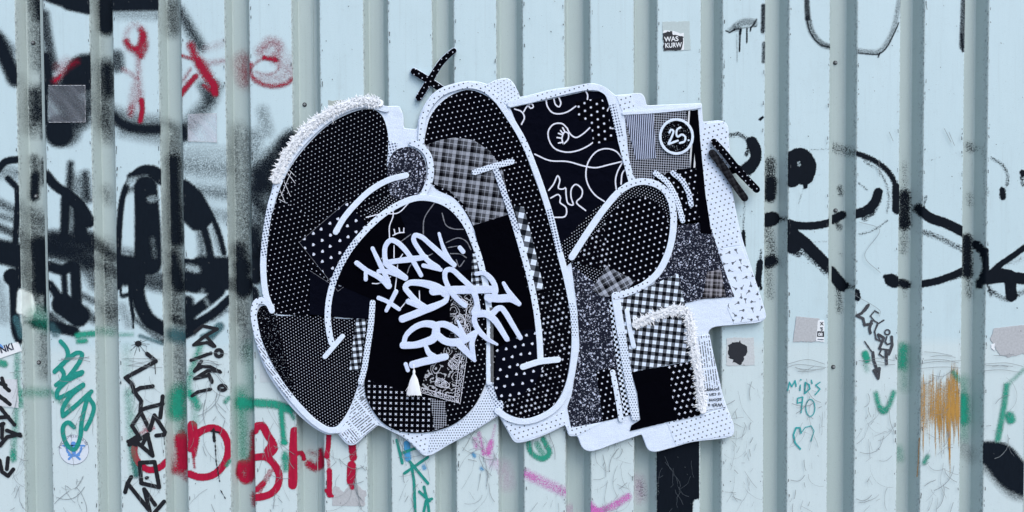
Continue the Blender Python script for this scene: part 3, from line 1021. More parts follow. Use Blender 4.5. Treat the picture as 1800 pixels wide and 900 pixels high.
spray('spray_graffiti', 'bold black outlines of a letter rolled across the right of the wall', [
    ([(1283, 238), (1298, 236), (1313, 245)], 4, 7, .5, f), ([(1322, 250), (1328, 262), (1328, 280), (1318, 296)], 8, 3, 1, f), ([(1326, 284), (1308, 298)], 7, 4, .97, f), ([(1316, 258), (1312, 272)], 3, 5, .6, f), ([(1320, 300), (1314, 312)], 3, 6, .5, f),
    ([(1336, 210), (1341, 206)], 1.8, 1.5, 1, f), ([(1310, 340), (1306, 410)], 2, 5, .35, f), ([(1307, 408), (1308, 432)], 2.6, 3, .9, f), ([(1336, 462), (1333, 490), (1330, 500)], 4.5, 3, .97, f), ([(1338, 440), (1336, 470)], 2, 5, .5, f), ([(1336, 496), (1338, 508)], 2, 3, .8, f),
    ([(1354, 285), (1353, 345)], 9, 10, .55, gv), ([(1356, 320), (1354, 345)], 7, 8, .75, gv), ([(1350, 386), (1358, 384)], 10, 5, .97, gv), ([(1350, 400), (1356, 440)], 9, 12, .4, gv), ([(1350, 460), (1358, 458)], 8, 8, .85, gv), ([(1350, 470), (1354, 520)], 8, 14, .35, gv), ([(1372, 386), (1384, 384)], 4, 6, .5, gv), ([(1380, 410), (1374, 470)], 3, 10, .3, gv),
    ([(1392, 312), (1392, 285), (1408, 277), (1418, 292), (1414, 308)], 14, 3, 1, f), ([(1395, 290), (1400, 305)], 14, 3, 1, f), ([(1415, 312), (1416, 328)], 3, 2, 1, f), ([(1413, 330), (1404, 358)], 1.2, 4, .4, f), ([(1404, 286), (1405, 290)], 3, 4, -.6, f),
    ([(1384, 394), (1412, 397), (1436, 396), (1460, 391)], 5.5, 3, 1, f), ([(1386, 400), (1394, 430)], 12, 3, 1, f), ([(1396, 412), (1412, 424), (1434, 446), (1458, 470)], 8, 3, 1, f), ([(1400, 432), (1425, 452), (1452, 478)], 6, 10, .42, f), ([(1384, 440), (1404, 448)], 4, 6, .5, f),
    ([(1426, 263), (1458, 262)], 1.5, 5, .32, f), ([(1436, 308), (1448, 306)], 1.2, 4, .3, f), ([(1432, 425), (1454, 424)], 1.2, 4, .35, f),
    ([(1460, 387), (1480, 378)], 6, 5, .93, gv), ([(1470, 390), (1476, 400)], 5, 8, .5, gv), ([(1466, 260), (1500, 268)], 9, 16, .4, gv), ([(1476, 330), (1478, 340)], 5, 9, .5, gv), ([(1460, 477), (1480, 502)], 8, 4, .97, gv), ([(1474, 508), (1476, 545)], 6, 14, .45, gv), ([(1482, 502), (1500, 504)], 3, 6, .6, gv), ([(1474, 445), (1480, 448)], 2, 6, .4, gv),
    ([(1507, 270), (1535, 281), (1560, 300), (1574, 325), (1577, 372)], 3.8, 4, .85, f), ([(1520, 284), (1548, 304), (1562, 340), (1560, 372)], 3, 9, .38, f), ([(1576, 330), (1576, 368)], 6, 4, .97, f), ([(1510, 322), (1525, 334)], 1.5, 4, .5, f),
    ([(1544, 338), (1538, 355), (1524, 369), (1505, 376)], 6.5, 3, 1, f), ([(1530, 372), (1520, 382)], 6, 8, .5, f), ([(1545, 350), (1535, 372)], 5, 9, .42, f), ([(1510, 412), (1536, 404), (1560, 388)], 2, 6, .38, f),
    ([(1566, 492), (1572, 495)], 9, 3, 1, f), ([(1556, 486), (1562, 488)], 3, 4, .9, f), ([(1505, 514), (1507, 523)], 5, 3, 1, f), ([(1525, 538), (1520, 545)], 2.5, 2, 1, f),
    ([(1590, 345), (1590, 392)], 9, 9, .72, gv), ([(1590, 290), (1590, 340)], 8, 16, .3, gv), ([(1590, 395), (1588, 440)], 9, 16, .35, gv), ([(1614, 366), (1621, 374)], 7, 7, .85, gv), ([(1584, 497), (1594, 500)], 6, 6, .8, gv), ([(1590, 505), (1590, 520)], 5, 12, .3, gv),
    ([(1620, 372), (1636, 383), (1664, 393), (1694, 408)], 7, 3, 1, f), ([(1624, 408), (1656, 420), (1694, 440)], 5, 8, .42, f), ([(1628, 346), (1622, 372)], 2, 5, .5, f), ([(1618, 500), (1649, 493), (1677, 483), (1694, 475)], 5, 3, 1, f), ([(1640, 500), (1690, 486)], 3, 7, .36, f),
    ([(1630, 284), (1652, 276)], 1.4, 5, .3, f), ([(1626, 345), (1690, 320)], 2, 9, .15, f), ([(1622, 534), (1690, 512)], 1.5, 7, .2, f),
    ([(1700, 420), (1700, 478)], 8, 9, .8, gv), ([(1702, 485), (1704, 520)], 7, 14, .4, gv), ([(1716, 430), (1730, 446), (1732, 478), (1722, 500)], 6, 5, .92, gv), ([(1704, 256), (1706, 262)], 8, 12, .4, gv), ([(1704, 345), (1706, 358)], 7, 14, .35, gv), ([(1725, 262), (1732, 280)], 5, 12, .3, gv),
    ([(1733, 440), (1734, 478)], 4, 3, .97, f), ([(1744, 278), (1762, 290), (1772, 310), (1770, 325)], 3, 6, .42, f), ([(1762, 334), (1763, 346)], 4.5, 4, .85, f), ([(1735, 330), (1738, 340)], 2, 6, .4, f), ([(1797, 303), (1799, 306)], 4, 3, .9, f), ([(1796, 312), (1798, 325)], 3, 5, .5, f),
    ([(1736, 488), (1752, 470), (1780, 450), (1802, 434)], 4, 3, .97, f), ([(1736, 490), (1764, 487), (1802, 490)], 8, 3, 1, f), ([(1752, 480), (1775, 484)], 8, 3, 1, f), ([(1776, 494), (1778, 520)], 8, 3, .97, f), ([(1740, 510), (1770, 526), (1800, 512)], 4, 9, .45, f), ([(1760, 465), (1795, 455)], 7, 12, .25, f), ([(1738, 502), (1742, 520)], 3, 7, .4, f),
], PBH, off=0.0008, step=1.8, grow=1.22)
spray('spray_graffiti', 'dense black spray blob at the lower right corner', [
    ([(1736, 796), (1762, 800), (1780, 820), (1797, 838)], 20, 9, 1, f), ([(1750, 806), (1776, 838), (1800, 850)], 20, 9, .97, f), ([(1740, 820), (1780, 862), (1800, 868)], 12, 18, .42, f), ([(1690, 785), (1706, 800)], 8, 20, .24, gv),
], PB, off=0.0009)
spray('black_panel_paint', 'black rolled paint filling one flat below the textile piece', [
    ([(1187, 740), (1187, 930)], 42, 2, 1, f), ([(1226, 885), (1224, 940)], 8, 6, -.97, f), ([(1151, 880), (1150, 940)], 4, 5, -.95, f), ([(1154, 852), (1155, 866)], 6, 12, -.35, f),
    ([(1126, 850), (1130, 870)], 10, 18, .35, gv),
], PBH, off=0.0008)
spray('spray_graffiti', 'thin washed-out black curves and drips along the top right', [
    ([(1418, -6), (1420, 32)], 4.5, 3, .72, f), ([(1420, 32), (1428, 58), (1446, 78), (1458, 82)], 5, 5, .45, f), ([(1417, 30), (1426, 60), (1442, 78), (1459, 83)], .9, 1.2, .95, f),
    ([(1509, 93), (1530, 95), (1545, 95), (1558, 84), (1570, 62), (1580, 40)], 1, 1.4, .9, f), ([(1510, 89), (1545, 90), (1568, 58), (1581, 0)], 4, 6, .3, f), ([(1546, 93), (1544, 100)], 1.2, 1.2, .9, f),
    ([(1694, -4), (1691, 82)], 4.5, 3, .62, f), ([(1690, 60), (1693, 90)], 2, 2, .8, f), ([(1342, 10), (1341, 55)], 3.5, 3, .75, f), ([(1343, 76), (1342, 108)], 3, 3, .6, f),
    ([(1276, 54), (1283, 57), (1292, 51)], 1, 1.2, .95, f), ([(1292, 48), (1300, 42), (1312, 38), (1326, 40)], 6, 6, .34, f), ([(1330, 34), (1324, 44), (1319, 50)], 1, 1.2, .9, f), ([(1284, 52), (1300, 50)], 4, 5, .3, f),
    ([(1301, 52), (1300, 90)], 1.3, 1.2, .97, f), ([(1302, 52), (1301, 60)], 2, 1.2, .9, f), ([(1313, 50), (1313, 75)], 1.1, 1.2, .97, f), ([(1320, 48), (1319, 54)], 1.2, 1.2, .9, f), ([(1295, 60), (1296, 108)], .7, 1.5, .35, f), ([(1293, 51), (1330, 46)], .8, 1.4, .6, f),
], PB, off=0.0007, step=1.3)
spray('pink_spray', 'magenta and pink streaks under the textile piece', [
    ([(835, 772), (838, 786)], 4, 6, .55, f), ([(842, 762), (848, 786), (850, 798)], 3, 4, .72, f), ([(863, 778), (858, 796)], 5, 5, .97, f), ([(858, 796), (866, 815)], 7, 16, .3, f), ([(870, 748), (865, 775)], 2, 4, .4, f), ([(878, 812), (880, 830)], 4, 10, .3, f),
    ([(886, 820), (892, 850)], 9, 18, .24, gv), ([(922, 832), (950, 845), (990, 864)], 8, 9, .6, f), ([(926, 834), (940, 840)], 4, 5, .6, f), ([(1002, 895), (1006, 910)], 6, 9, .4, gv),
    ([(1036, 886), (1050, 898), (1076, 890), (1104, 873)], 6, 6, .88, f), ([(1040, 895), (1060, 906)], 6, 5, .9, f), ([(1120, 845), (1124, 872)], 8, 16, .28, gv),
], PP, off=0.0011, mist=1.3, thin=.6)
spray('blue_dabs', 'light blue paint dabs under the textile piece', [
    ([(715, 780), (717, 806)], 5.5, 2, .85, f), ([(745, 820), (746, 823)], 3.6, 2.5, .55, f), ([(832, 798), (834, 802)], 3, 3, .65, f), ([(846, 823), (848, 825)], 3, 3, .5, f),
], PBL, off=0.0009)


def scrape(U, V, G, cov):
    rng = np.random.default_rng(5)
    cols = rng.random(160)
    k = np.clip(((U - 1600) / 0.9).astype(int), 0, 158)
    top = 644 + 34 * np.interp(U, np.arange(1600, 1744, .9), rng.random(160)) ** 0.8 - 18 * (np.abs(U - 1678) < 6)
    bot = 742 + 70 * np.interp(U, np.arange(1600, 1744, .9), rng.random(160)) ** 1.6 + 45 * (np.abs(U - 1669) < 2.2)
    body = np.clip((V - top) / 16, 0, 1) * np.clip((bot - V) / 22, 0, 1) * np.clip((U - 1611) / 7, 0, 1) * np.clip((1690 - U) / 4, 0, 1)
    den = 0.10 + 0.85 * cols[k] ** 1.5
    mid = 0.38 * np.exp(-((V - 738) / 34.0) ** 2) * (U > 1634) * (U < 1688) + 0.3 * np.exp(-((U - 1678) / 9.0) ** 2)
    c = np.clip(den + mid, 0, 1) * body
    return np.where(G, 0, c)


spray('ochre_paint_scrapes', 'ochre paint scraped into vertical streaks', [], PO, step=0.95, off=0.0009, custom=scrape, box=(1606, 622, 1694, 860))
strokes('ochre_drip', [[(1616, 770), (1614, 815), (1612, 838)]], 1.6, plain('ochre_line', (0.2, 0.11, 0.03)), WALL, 0.001)

# ================================================================== MARKER TAGS (flat ink on the flats)
INKB = plain('black_marker', (0.011, 0.012, 0.016), 0.45, 0.3, 0.35, 0.25)
INKG = plain('green_marker', (0.012, 0.245, 0.20), 0.5, 0.3, 0.45, 0.2)
INKT = plain('teal_marker', (0.03, 0.33, 0.34), 0.5, 0.3, 0.3, 0.3)
INKW = plain('washed_marker', (0.045, 0.05, 0.06), 0.5, 0.3, 0.8, 0.12)
SCR = plain('scratch_line', (0.20, 0.23, 0.245), 0.7, 0.2, 0.5)
SCRW = plain('pale_scratch', (0.10, 0.12, 0.14), 0.7, 0.2, 0.5)


def named(o, label):
    o['label'] = label
    return o


z = lambda L: Z(200, 600, 3, L)
named(strokes('marker_tag', [z([(175, 65), (222, 105), (62, 192), (95, 225), (110, 268), (145, 315), (140, 368)]),
    (z([(216, 110), (220, 172)]), 1.3), z([(104, 266), (140, 246), (205, 237)]), z([(258, 290), (245, 402)]), z([(140, 362), (190, 346), (258, 330)]),
    z([(142, 372), (190, 468), (214, 390), (270, 478), (266, 492), (224, 497)]), (z([(264, 492), (267, 545)]), 1.2), z([(138, 380), (96, 445), (130, 498), (82, 528)]),
    z([(82, 545), (130, 520), (180, 490), (150, 545)]), z([(110, 522), (205, 603), (178, 492)]), (z([(76, 528), (118, 545)]), 7),
    z([(137, 640), (215, 636), (240, 770), (145, 748), (137, 640)]), (z([(172, 721), (177, 719)]), 6), z([(60, 795), (72, 750), (92, 715)]),
    z([(72, 748), (190, 895), (160, 780), (218, 862)]), z([(265, 845), (214, 905)])], 7.3, INKB, WALL, 0.0022), 'tall black marker tag reading downwards beside the red letters')
z = lambda L: Z(320, 560, 6, L)
named(strokes('marker_tag', [z([(135, 140), (215, 78), (372, 110), (240, 185), (122, 278), (262, 252), (330, 292)]), z([(262, 195), (345, 292)]), z([(95, 440), (305, 365)]),
    (z(circ(388, 365, 36, 36, 12)), 6.4), z([(205, 450), (130, 555), (210, 505), (300, 510), (405, 565)]), z([(395, 555), (270, 548), (132, 635), (282, 598), (315, 672)]), z([(282, 585), (318, 660)]),
    z([(105, 815), (170, 772), (300, 745)]), (z(circ(425, 730, 38, 26, 12)), 6.2)], 6.0, INKB, WALL, 0.0022), 'black marker tag with two ringed dots under the black arch')
z = lambda L: Z(80, 590, 3.75, L)
named(strokes('marker_tag', [z([(100, 38), (138, 85), (148, 130), (125, 175), (60, 238)]), z([(60, 235), (130, 170), (210, 112), (240, 120), (228, 165), (185, 230), (140, 285)]), z([(98, 212), (120, 250), (112, 290), (70, 325)]),
    z([(70, 325), (160, 268), (242, 240)]), z([(238, 248), (140, 300), (78, 368), (80, 408), (150, 382), (248, 322)]), z([(248, 328), (170, 392), (112, 485), (115, 530)]), z([(115, 530), (200, 460), (302, 368)]),
    z([(290, 385), (268, 440), (240, 560), (226, 680), (190, 750), (150, 730), (117, 655), (120, 592), (150, 572), (188, 603)]), z([(280, 402), (318, 465), (302, 540), (265, 615)])], 7.8, INKG, WALL, 0.0024, sharp=False), 'looping green marker tag above the round blue sticker')
z = lambda L: Z(0, 570, 3, L)
named(strokes('marker_tag', [z([(10, 285), (25, 330), (48, 350)]), z([(-8, 308), (30, 322)]), z([(-10, 372), (52, 422)]), z([(-4, 382), (30, 400)]), z([(2, 440), (38, 485), (76, 530)]), z([(-6, 492), (44, 488)]),
    z([(12, 525), (10, 600)]), z([(0, 532), (18, 524)]), z([(-2, 640), (38, 594), (104, 580)]), z([(36, 560), (108, 588)])], 7, INKB, WALL, 0.0035), 'black marker tag cut off by the left edge of the frame')
named(strokes('marker_tag', [z([(42, 705), (36, 764)]), z([(-2, 718), (10, 778), (42, 800), (70, 765)])], 7, INKB, WALL, 0.0022), 'black marker curve with a tick at the lower left edge')
z = lambda L: Z(1340, 640, 3.464, L)
named(strokes('marker_lettering', [z([(155, 160), (166, 110), (180, 138), (200, 100), (207, 135)]), z([(232, 128), (230, 160)]), (z([(234, 95), (236, 96)]), 2.6), (z([(262, 112), (259, 178), (290, 150), (285, 125), (262, 112)]), 2.6), z([(299, 98), (304, 118)]),
    z([(352, 110), (326, 128), (352, 152), (322, 187)]), z([(246, 200), (216, 208), (214, 238), (244, 230), (247, 202), (236, 296)]), (z(circ(293, 266, 28, 52, 16)), 1.6),
    (z([(236, 420), (230, 388), (206, 388), (190, 430), (200, 480), (232, 516)]), 3), (z([(236, 420), (262, 385), (298, 376), (316, 408), (296, 470)]), 1.4)], 2.2, INKT, WALL, 0.0022, jag=.12), "teal marker writing MID'S 90 above a heart")
z = lambda L: Z(1480, 500, 3.75, L)
named(strokes('marker_tag', [z([(175, 135), (130, 190), (98, 206), (140, 225), (150, 268), (196, 258)]), z([(196, 242), (182, 290), (188, 320)]), (z([(242, 188), (216, 174), (188, 208), (214, 240), (235, 252)]), 2.4),
    (z([(276, 236), (236, 260), (216, 310), (226, 362), (252, 372), (236, 330)]), 2.8), z([(242, 330), (276, 352), (248, 422)]), (z(circ(300, 315, 17, 17, 10)), 2.6), (z([(296, 345), (286, 380), (300, 396), (326, 386)]), 3), z([(328, 345), (332, 400), (310, 460)]), (z([(310, 432), (262, 425), (246, 460), (276, 480)]), 2.8), z([(292, 440), (295, 525)]),
    (z([(150, 376), (196, 442)]), 2.2), z([(205, 448), (210, 500), (236, 575)]), z([(210, 568), (248, 552), (240, 620), (212, 568)])], 4.9, INKW, WALL, 0.0022), 'slanting black marker tag with an arrow below it')
z = lambda L: Z(640, 740, 6.43, L)
named(strokes('marker_tag', [z([(370, 215), (432, 475)]), z([(415, 368), (600, 300)]), z([(720, 410), (455, 592)]), z([(518, 460), (722, 705)]), z([(535, 490), (565, 680), (578, 1040)]), z([(625, 800), (740, 905)]), z([(678, 745), (725, 960), (735, 1040)]), z([(765, 880), (700, 905), (672, 1040)])], 5, INKG, WALL, 0.0024), 'green marker tag hanging below the textile piece')
named(strokes('ink_splat', [([(242, 604), (244, 604)], 10)] + [([(243, 604), (243 + r * math.cos(a), 604 + r * math.sin(a))], 0.8) for a, r in ((.3, 16), (.9, 20), (1.4, 14), (1.9, 22), (2.4, 18), (2.9, 12), (-.4, 15), (-.9, 8), (.05, 20), (3.6, 8))], 1, INKB, WALL, 0.0021), 'black ink splat above the tall black tag')
named(strokes('ink_drip', [[(376, 752), (378, 776), (380, 812), (386, 846)], ([(375, 756), (377, 775)], 5), ([(371, 758), (386, 760)], 2.5), ([(388, 862), (396, 876)], 1.6)], 1.8, INKB, WALL, 0.0026, jag=.8), 'black ink drip through the red letter O')

# scratches and chipped paint: too many to count
SL = []
rs = random.Random(3)
flats = [(GR[i][1] + 6, GR[i + 1][0] - 5) for i in range(len(GR) - 1)] + [(4, 32), (1742, 1796)]
for a, c in flats:
    if 1150 < a < 1170:
        continue
    sh = 0.01737 * (1120 - (a + c) / 2) * 0.8
    a, c = a + sh, c + sh
    for k in range(0 if 1265 < a < 1295 else rs.randint(3, 5)):
        y = 636 + rs.gauss(0, 9)
        x0 = a + rs.random() * 14
        x1 = c - rs.random() * 20
        SL.append(([(x0, y), ((x0 + x1) / 2, y + rs.gauss(0, 3)), (x1, y + rs.gauss(0, 4))], 0.7))
    cxs = [(rs.uniform(a + 12, c - 12), rs.uniform(690, 880)) for q in range(3)]
    for k in range(44):
        q = cxs[rs.randrange(3)]
        x, y = (rs.uniform(a + 3, c - 3), rs.uniform(650, 900)) if rs.random() < .35 else (rs.gauss(q[0], 15), rs.gauss(q[1], 34))
        th, L, cv = rs.choice([rs.gauss(1.35, .3), rs.gauss(1.9, .25), rs.uniform(0, 3.14)]), rs.choice([rs.uniform(5, 18), rs.uniform(15, 75)]), rs.gauss(0, .022)
        P = [(x, y)]
        for q in range(6):
            th += cv * L / 6 + rs.gauss(0, .10)
            x, y = x + math.cos(th) * L / 6, y + math.sin(th) * L / 6
            if not (a - 2 < x < c + 2):
                break
            P.append((x, y))
        if len(P) > 2 and not (1272 < P[0][0] < 1332 and P[0][1] < 652) and not (P[0][0] > 1715 and P[0][1] > 770):
            SL.append((P, rs.choice([.3, .4, .5, .8])))
for P in ([(1384, 640), (1420, 632), (1450, 640)], [(1384, 646), (1400, 641), (1452, 646)], [(1614, 640), (1640, 636), (1690, 634)], [(1612, 648), (1660, 645), (1688, 647)], [(1730, 640), (1770, 638), (1798, 644)], [(1726, 652), (1760, 650), (1796, 655)],
          [(1495, 512), (1508, 522), (1530, 534), (1548, 548), (1546, 556)], [(1563, 232), (1570, 248)], [(1660, 226), (1672, 250)], [(1668, 232), (1678, 256)], [(1545, 280), (1546, 310)], [(1510, 390), (1546, 404), (1520, 450), (1548, 480)]):
    SL.append((P, 0.7))
o = strokes('scratch_marks', SL, .7, SCR, WALL, 0.0028, sharp=False, jag=.08, step=5)
o['kind'] = 'stuff'
SL = []
for k in range(13):
    x, y = rs.uniform(1156, 1216), rs.uniform(775, 895)
    th = rs.gauss(1.6, .5)
    P = [(x, y)]
    for q in range(5):
        th += rs.gauss(0, .35)
        x, y = x + math.cos(th) * 6, y + math.sin(th) * 6
        if 1153 < x < 1220:
            P.append((x, y))
    if len(P) > 2:
        SL.append((P, .35))
o = strokes('pale_scratches', SL, .5, SCRW, WALL, 0.0020, sharp=False, jag=.08, step=5)
o['kind'] = 'stuff'
CH = []
for i, (a, c) in enumerate(GR):
    for e, sgn in ((a, -1), (c, 1)):
        for k in range(rs.randint(9, 18) + (10 if sgn > 0 else 0)):
            v = rs.uniform(0, 900)
            u = e + 0.01737 * (1120 - e) * v / 900 + sgn * (2.6 + abs(rs.gauss(0, .9)))
            CH.append(([(u, v), (u + rs.gauss(0, .4), v + rs.uniform(1, 7))], rs.uniform(.5, 1.4)))
    for k in range(12):
        v, u = rs.uniform(0, 900), rs.uniform(c + 6, c + 70)
        CH.append(([(u, v), (u + rs.uniform(.3, 1), v + rs.uniform(.3, 1.5))], rs.uniform(.6, 1.3)))
o = strokes('chipped_paint', CH, 1, plain('chip', (0.06, 0.07, 0.075), .7, .2, .3), WALL, 0.0019, jag=.25, step=1.5)
o['kind'] = 'stuff'

# ================================================================== STICKERS
def film(name, col, alpha):
    t = Tree(name)
    x, y = t.coords()
    bs = t.node('ShaderNodeBsdfPrincipled')
    bs.inputs['Base Color'].default_value = (*col, 1)
    bs.inputs['Roughness'].default_value = 0.25
    tr = t.node('ShaderNodeBsdfTransparent')
    mx = t.node('ShaderNodeMixShader')
    u, v = rot(x, y, 35)
    n = t.noise(t.vec(u * 2.2, v * 0.35), 0.035, 3.0, 0.6)
    sp = (t.noise(t.vec(x, y), 0.4, 2.0, .7) - 0.5)
    t.link(((n - 0.5) * 1.3 + sp * 0.6 + alpha).clamp(), mx.inputs[0])
    t.t.links.new(tr.outputs[0], mx.inputs[1])
    t.t.links.new(bs.outputs[0], mx.inputs[2])
    t.link(mx.outputs[0], t.out.inputs[0])
    return t.m


PAPER = plain('sticker_paper', (0.72, 0.76, 0.78), .7, .2, .1)
PGREY = plain('paper_residue', (0.42, 0.44, 0.455), .8, .2, .3, .28)
PBLK = plain('sticker_black', (0.014, 0.017, 0.024), .6, .3, .3)
PRING = plain('sticker_print', (0.12, 0.15, 0.2), .6, .3, .3)
PBLUE = plain('sticker_blue', (0.10, 0.27, 0.62), .6, .3, .2)
FILM = film('plastic_film', (0.15, 0.165, 0.19), 0.5)
FILMC = film('clear_film', (0.60, 0.63, 0.70), 0.42)
FILME = plain('film_edge', (0.6, 0.62, 0.66), .3, .5)


def thing(name, u, v, label, cat, group=None, y=0.0):
    X, Zc = un(u, v, y)
    return empty(name, (X, y, Zc), label, cat, group)


def rag(pts, amp, step=3.0):
    q = []
    for a, c in zip(pts, pts[1:] + pts[:1]):
        k = max(1, int(math.hypot(c[0] - a[0], c[1] - a[1]) / step))
        for j in range(k):
            am = amp if len(a) < 3 else 0.15
            q.append((a[0] + (c[0] - a[0]) * j / k + rs.gauss(0, am), a[1] + (c[1] - a[1]) * j / k + rs.gauss(0, am)))
    return q


S0 = 0.0030
t_ = thing('plastic_film', 117, 215, 'cloudy square of plastic film stuck over black spray', 'sticker')
slab('film_sheet', [(85, 150), (149.5, 150), (150, 214.5), (85, 215)], 0.0024, S0, FILM, t_, .3)
strokes('film_border', [[(85, 150), (149.5, 150)], [(149.5, 150), (150, 214.5)], [(150, 214.5), (86, 215)]], .45, FILME, t_, 0.0033, jag=.25)
t_ = thing('plastic_film', 356, 250, 'clear square of plastic film beside the red painted star', 'sticker')
slab('film_sheet', [(330, 201), (381, 199), (381, 250), (330, 248)], 0.0024, S0, FILMC, t_, .3)
strokes('film_border', [[(330, 201), (381, 199)], [(381, 199), (381, 250)], [(381, 250), (331, 248)]], .7, PGREY, t_, 0.0033, jag=.25)
# WAS KURW
t_ = thing('torn_sticker', 1188, 92, 'torn black and white sticker reading WAS KURW', 'sticker')
slab('paper_residue', rag([(1164, 38), (1212, 37), (1214, 88), (1166, 90)], .4), 0.0004, 0.0010, plain('glue_residue', (0.44, 0.53, 0.53), .8, .2, .14), t_, .3)
slab('white_paper', rag([(1166, 56), (1168, 54), (1183, 54), (1196, 58), (1202, 58), (1202, 88), (1167, 89)], .5), 0.0010, 0.0016, PAPER, t_, .3)
slab('black_print', rag([(1165.5, 59), (1170, 58), (1174, 56), (1182, 55), (1183, 62), (1190, 61), (1196, 63), (1201, 65), (1201, 72), (1200, 78), (1198, 88), (1167, 89)], .5, 2.5), 0.0016, 0.0020, PBLK, t_, .2)
for s, x, y in (('WAS', 1168, 73), ('KURW', 1169, 84)):
    text('lettering', s, 11.5, x, y, 3, 0.0025, PAPER, t_, .28, 1.0 if s == 'WAS' else 0.86)
# sticker at left edge
t_ = thing('paper_sticker', 18, 628, 'white sticker reading ONKI at the left edge', 'sticker')
slab('paper', [(-14, 614), (31.5, 601), (38, 617), (0, 630), (-14, 634)], 0.0024, S0, PAPER, t_, .3)
text('lettering', 'ONKI', 16.5, -9.5, 624.5, 17, 0.0035, plain('navy_print', (0.012, 0.02, 0.05), .6, .3), t_, .55, .86)
strokes('blue_mark', [[(0, 606), (5, 611)]], 3, PBLUE, t_, 0.0034)
t_ = thing('paper_residue', 16, 717, 'greyish sticker remnant under the cut-off black tag', 'sticker')
slab('paper', rag([(-14, 665), (30, 667), (33, 717), (-14, 713)], .4), 0.0024, S0, plain('old_paper', (0.56, 0.60, 0.63), .8, .2, .18), t_, .3)
# round sticker
t_ = thing('round_sticker', 130, 817, 'round white sticker with a blue stick figure inside a ring', 'sticker')
slab('paper_disc', circ(130, 790.5, 26.5, 26.5, 40)[:-1], 0.0003, 0.0007, plain('thin_paper', (0.60, 0.67, 0.74), .7, .2, .12), t_, .3)
strokes('ring_line', [circ(130, 790.5, 26, 26, 40)], .7, PRING, t_, 0.0010, sharp=False, jag=.1)
slab('figure_head', circ(129, 781, 5, 5, 16)[:-1], 0.0007, 0.0011, PBLUE, t_, .2)
strokes('figure', [([(111, 783.5), (148, 783.5)], 3.2), (circ(130, 786, 13, 15, 12, 5, 175), 4), ([(128, 800), (121, 807)], 4), ([(132, 800), (140, 807)], 4), ([(121, 800), (139, 800)], 3.5), ([(130, 786), (130, 800)], 6)], 3, PBLUE, t_, 0.0011, sharp=False)
for ch, a in zip('KLUB', (101, 91, 81, 71)):
    text('lettering', ch, 5, 130 + 22 * math.cos(math.radians(a)), 790.5 - 22 * math.sin(math.radians(a)), a - 90, 0.0012, PRING, t_, .1, 1, 'CENTER')
for ch, a in zip('LIGI', (46, 37, 30, 22)):
    text('lettering', ch, 5, 130 + 22 * math.cos(math.radians(a)), 790.5 - 22 * math.sin(math.radians(a)), a - 90, 0.0012, PRING, t_, .1, 1, 'CENTER')
for ch, a in zip('FIT', (172, 162, 152)):
    text('lettering', ch, 5, 130 + 22 * math.cos(math.radians(a)), 790.5 - 22 * math.sin(math.radians(a)), a - 90, 0.0012, PRING, t_, .1, 1, 'CENTER')
# residue under the red I
t_ = thing('paper_residue', 612, 890, 'torn grey paper remnant below the last red stroke', 'sticker')
slab('paper', rag([(584, 889, 0), (584, 866), (588, 856), (597, 858), (604, 866), (609, 858), (616, 850), (626, 848), (634, 856), (642, 862), (643, 872), (640, 890, 0)], 1.2), 0.0004, 0.0010, PGREY, t_, .4)
# black splotch on a square residue
t_ = thing('paper_residue', 1300, 642, 'square sticker remnant with a black paint blot on it', 'sticker')
slab('paper', rag([(1278, 594), (1325, 593), (1327, 642), (1276, 643)], .6), 0.0006, 0.0012, plain('square_residue', (0.50, 0.54, 0.55), .8, .2, .25, .3), t_, .4)
slab('paint_blot', rag(outline([(1281, 612), (1288, 602), (1300, 600), (1307, 606), (1313, 614), (1310, 628), (1301, 640), (1290, 636), (1281, 626)], 3, 0), 1.6, 2), 0.0012, 0.0017, PBLK, t_, .2)
# grey sticker with a printed edge
t_ = thing('torn_sticker', 1420, 604, 'torn grey sticker with a printed edge reading 08', 'sticker')
slab('paper', rag([(1400, 556, 0), (1441, 560), (1440, 580), (1433, 601), (1394, 601, 0)], .5), 0.0010, 0.0018, PGREY, t_, .4)
slab('white_edge', rag([(1438, 563), (1449, 563), (1449, 601), (1434, 600)], .4), 0.0010, 0.0021, PAPER, t_, .3)
slab('black_bar', [(1437, 582), (1448.6, 582.5), (1448.6, 592.5), (1436, 592)], 0.0021, 0.0024, PBLK, t_, .2)
text('lettering', '08', 8, 1438, 590.5, 0, 0.0029, PAPER, t_, .25)
text('lettering', "'S", 8, 1441.5, 581, 0, 0.0026, PBLK, t_, .3)
text('lettering', 'X', 7.5, 1442, 571.5, 0, 0.0026, PBLK, t_, .4)
strokes('small_print', [[(1438, 596.5), (1447, 597)]], 2, PRING, t_, 0.0025, jag=.5)
# striped grey residue on the right edge
t_ = thing('paper_residue', 1772, 630, 'grey scraped sticker remnant at the right edge', 'sticker')
slab('paper', rag([(1748, 577, 0), (1799, 571), (1812, 571), (1812, 620), (1790, 624), (1772, 628), (1758, 625), (1748, 610), (1742, 594)], 1.0), 0.0006, 0.0014, PGREY, t_, .4)
slab('torn_corner', rag([(1742, 606), (1749, 603), (1748, 617), (1743, 612)], .5, 2), 0.0006, 0.0018, PAPER, t_, .3)
t_ = thing('paper_residue', 475, 690, 'faint square sticker remnant half hidden by the textile piece', 'sticker')
slab('paper', [(457, 636), (500, 640), (490, 672), (457, 672)], 0.0004, 0.0009, plain('faint_paper', (0.53, 0.60, 0.62), .8, .2, .12), t_, .3)
t_ = thing('paper_residue', 590, 190, 'grey sticker remnant peeking out above the fluffy trim', 'sticker')
slab('paper', rag([(577, 177), (605, 176), (606, 196), (577, 196)], .5), 0.0004, 0.0010, plain('green_residue', (0.36, 0.41, 0.38), .8, .2, .2), t_, .3)

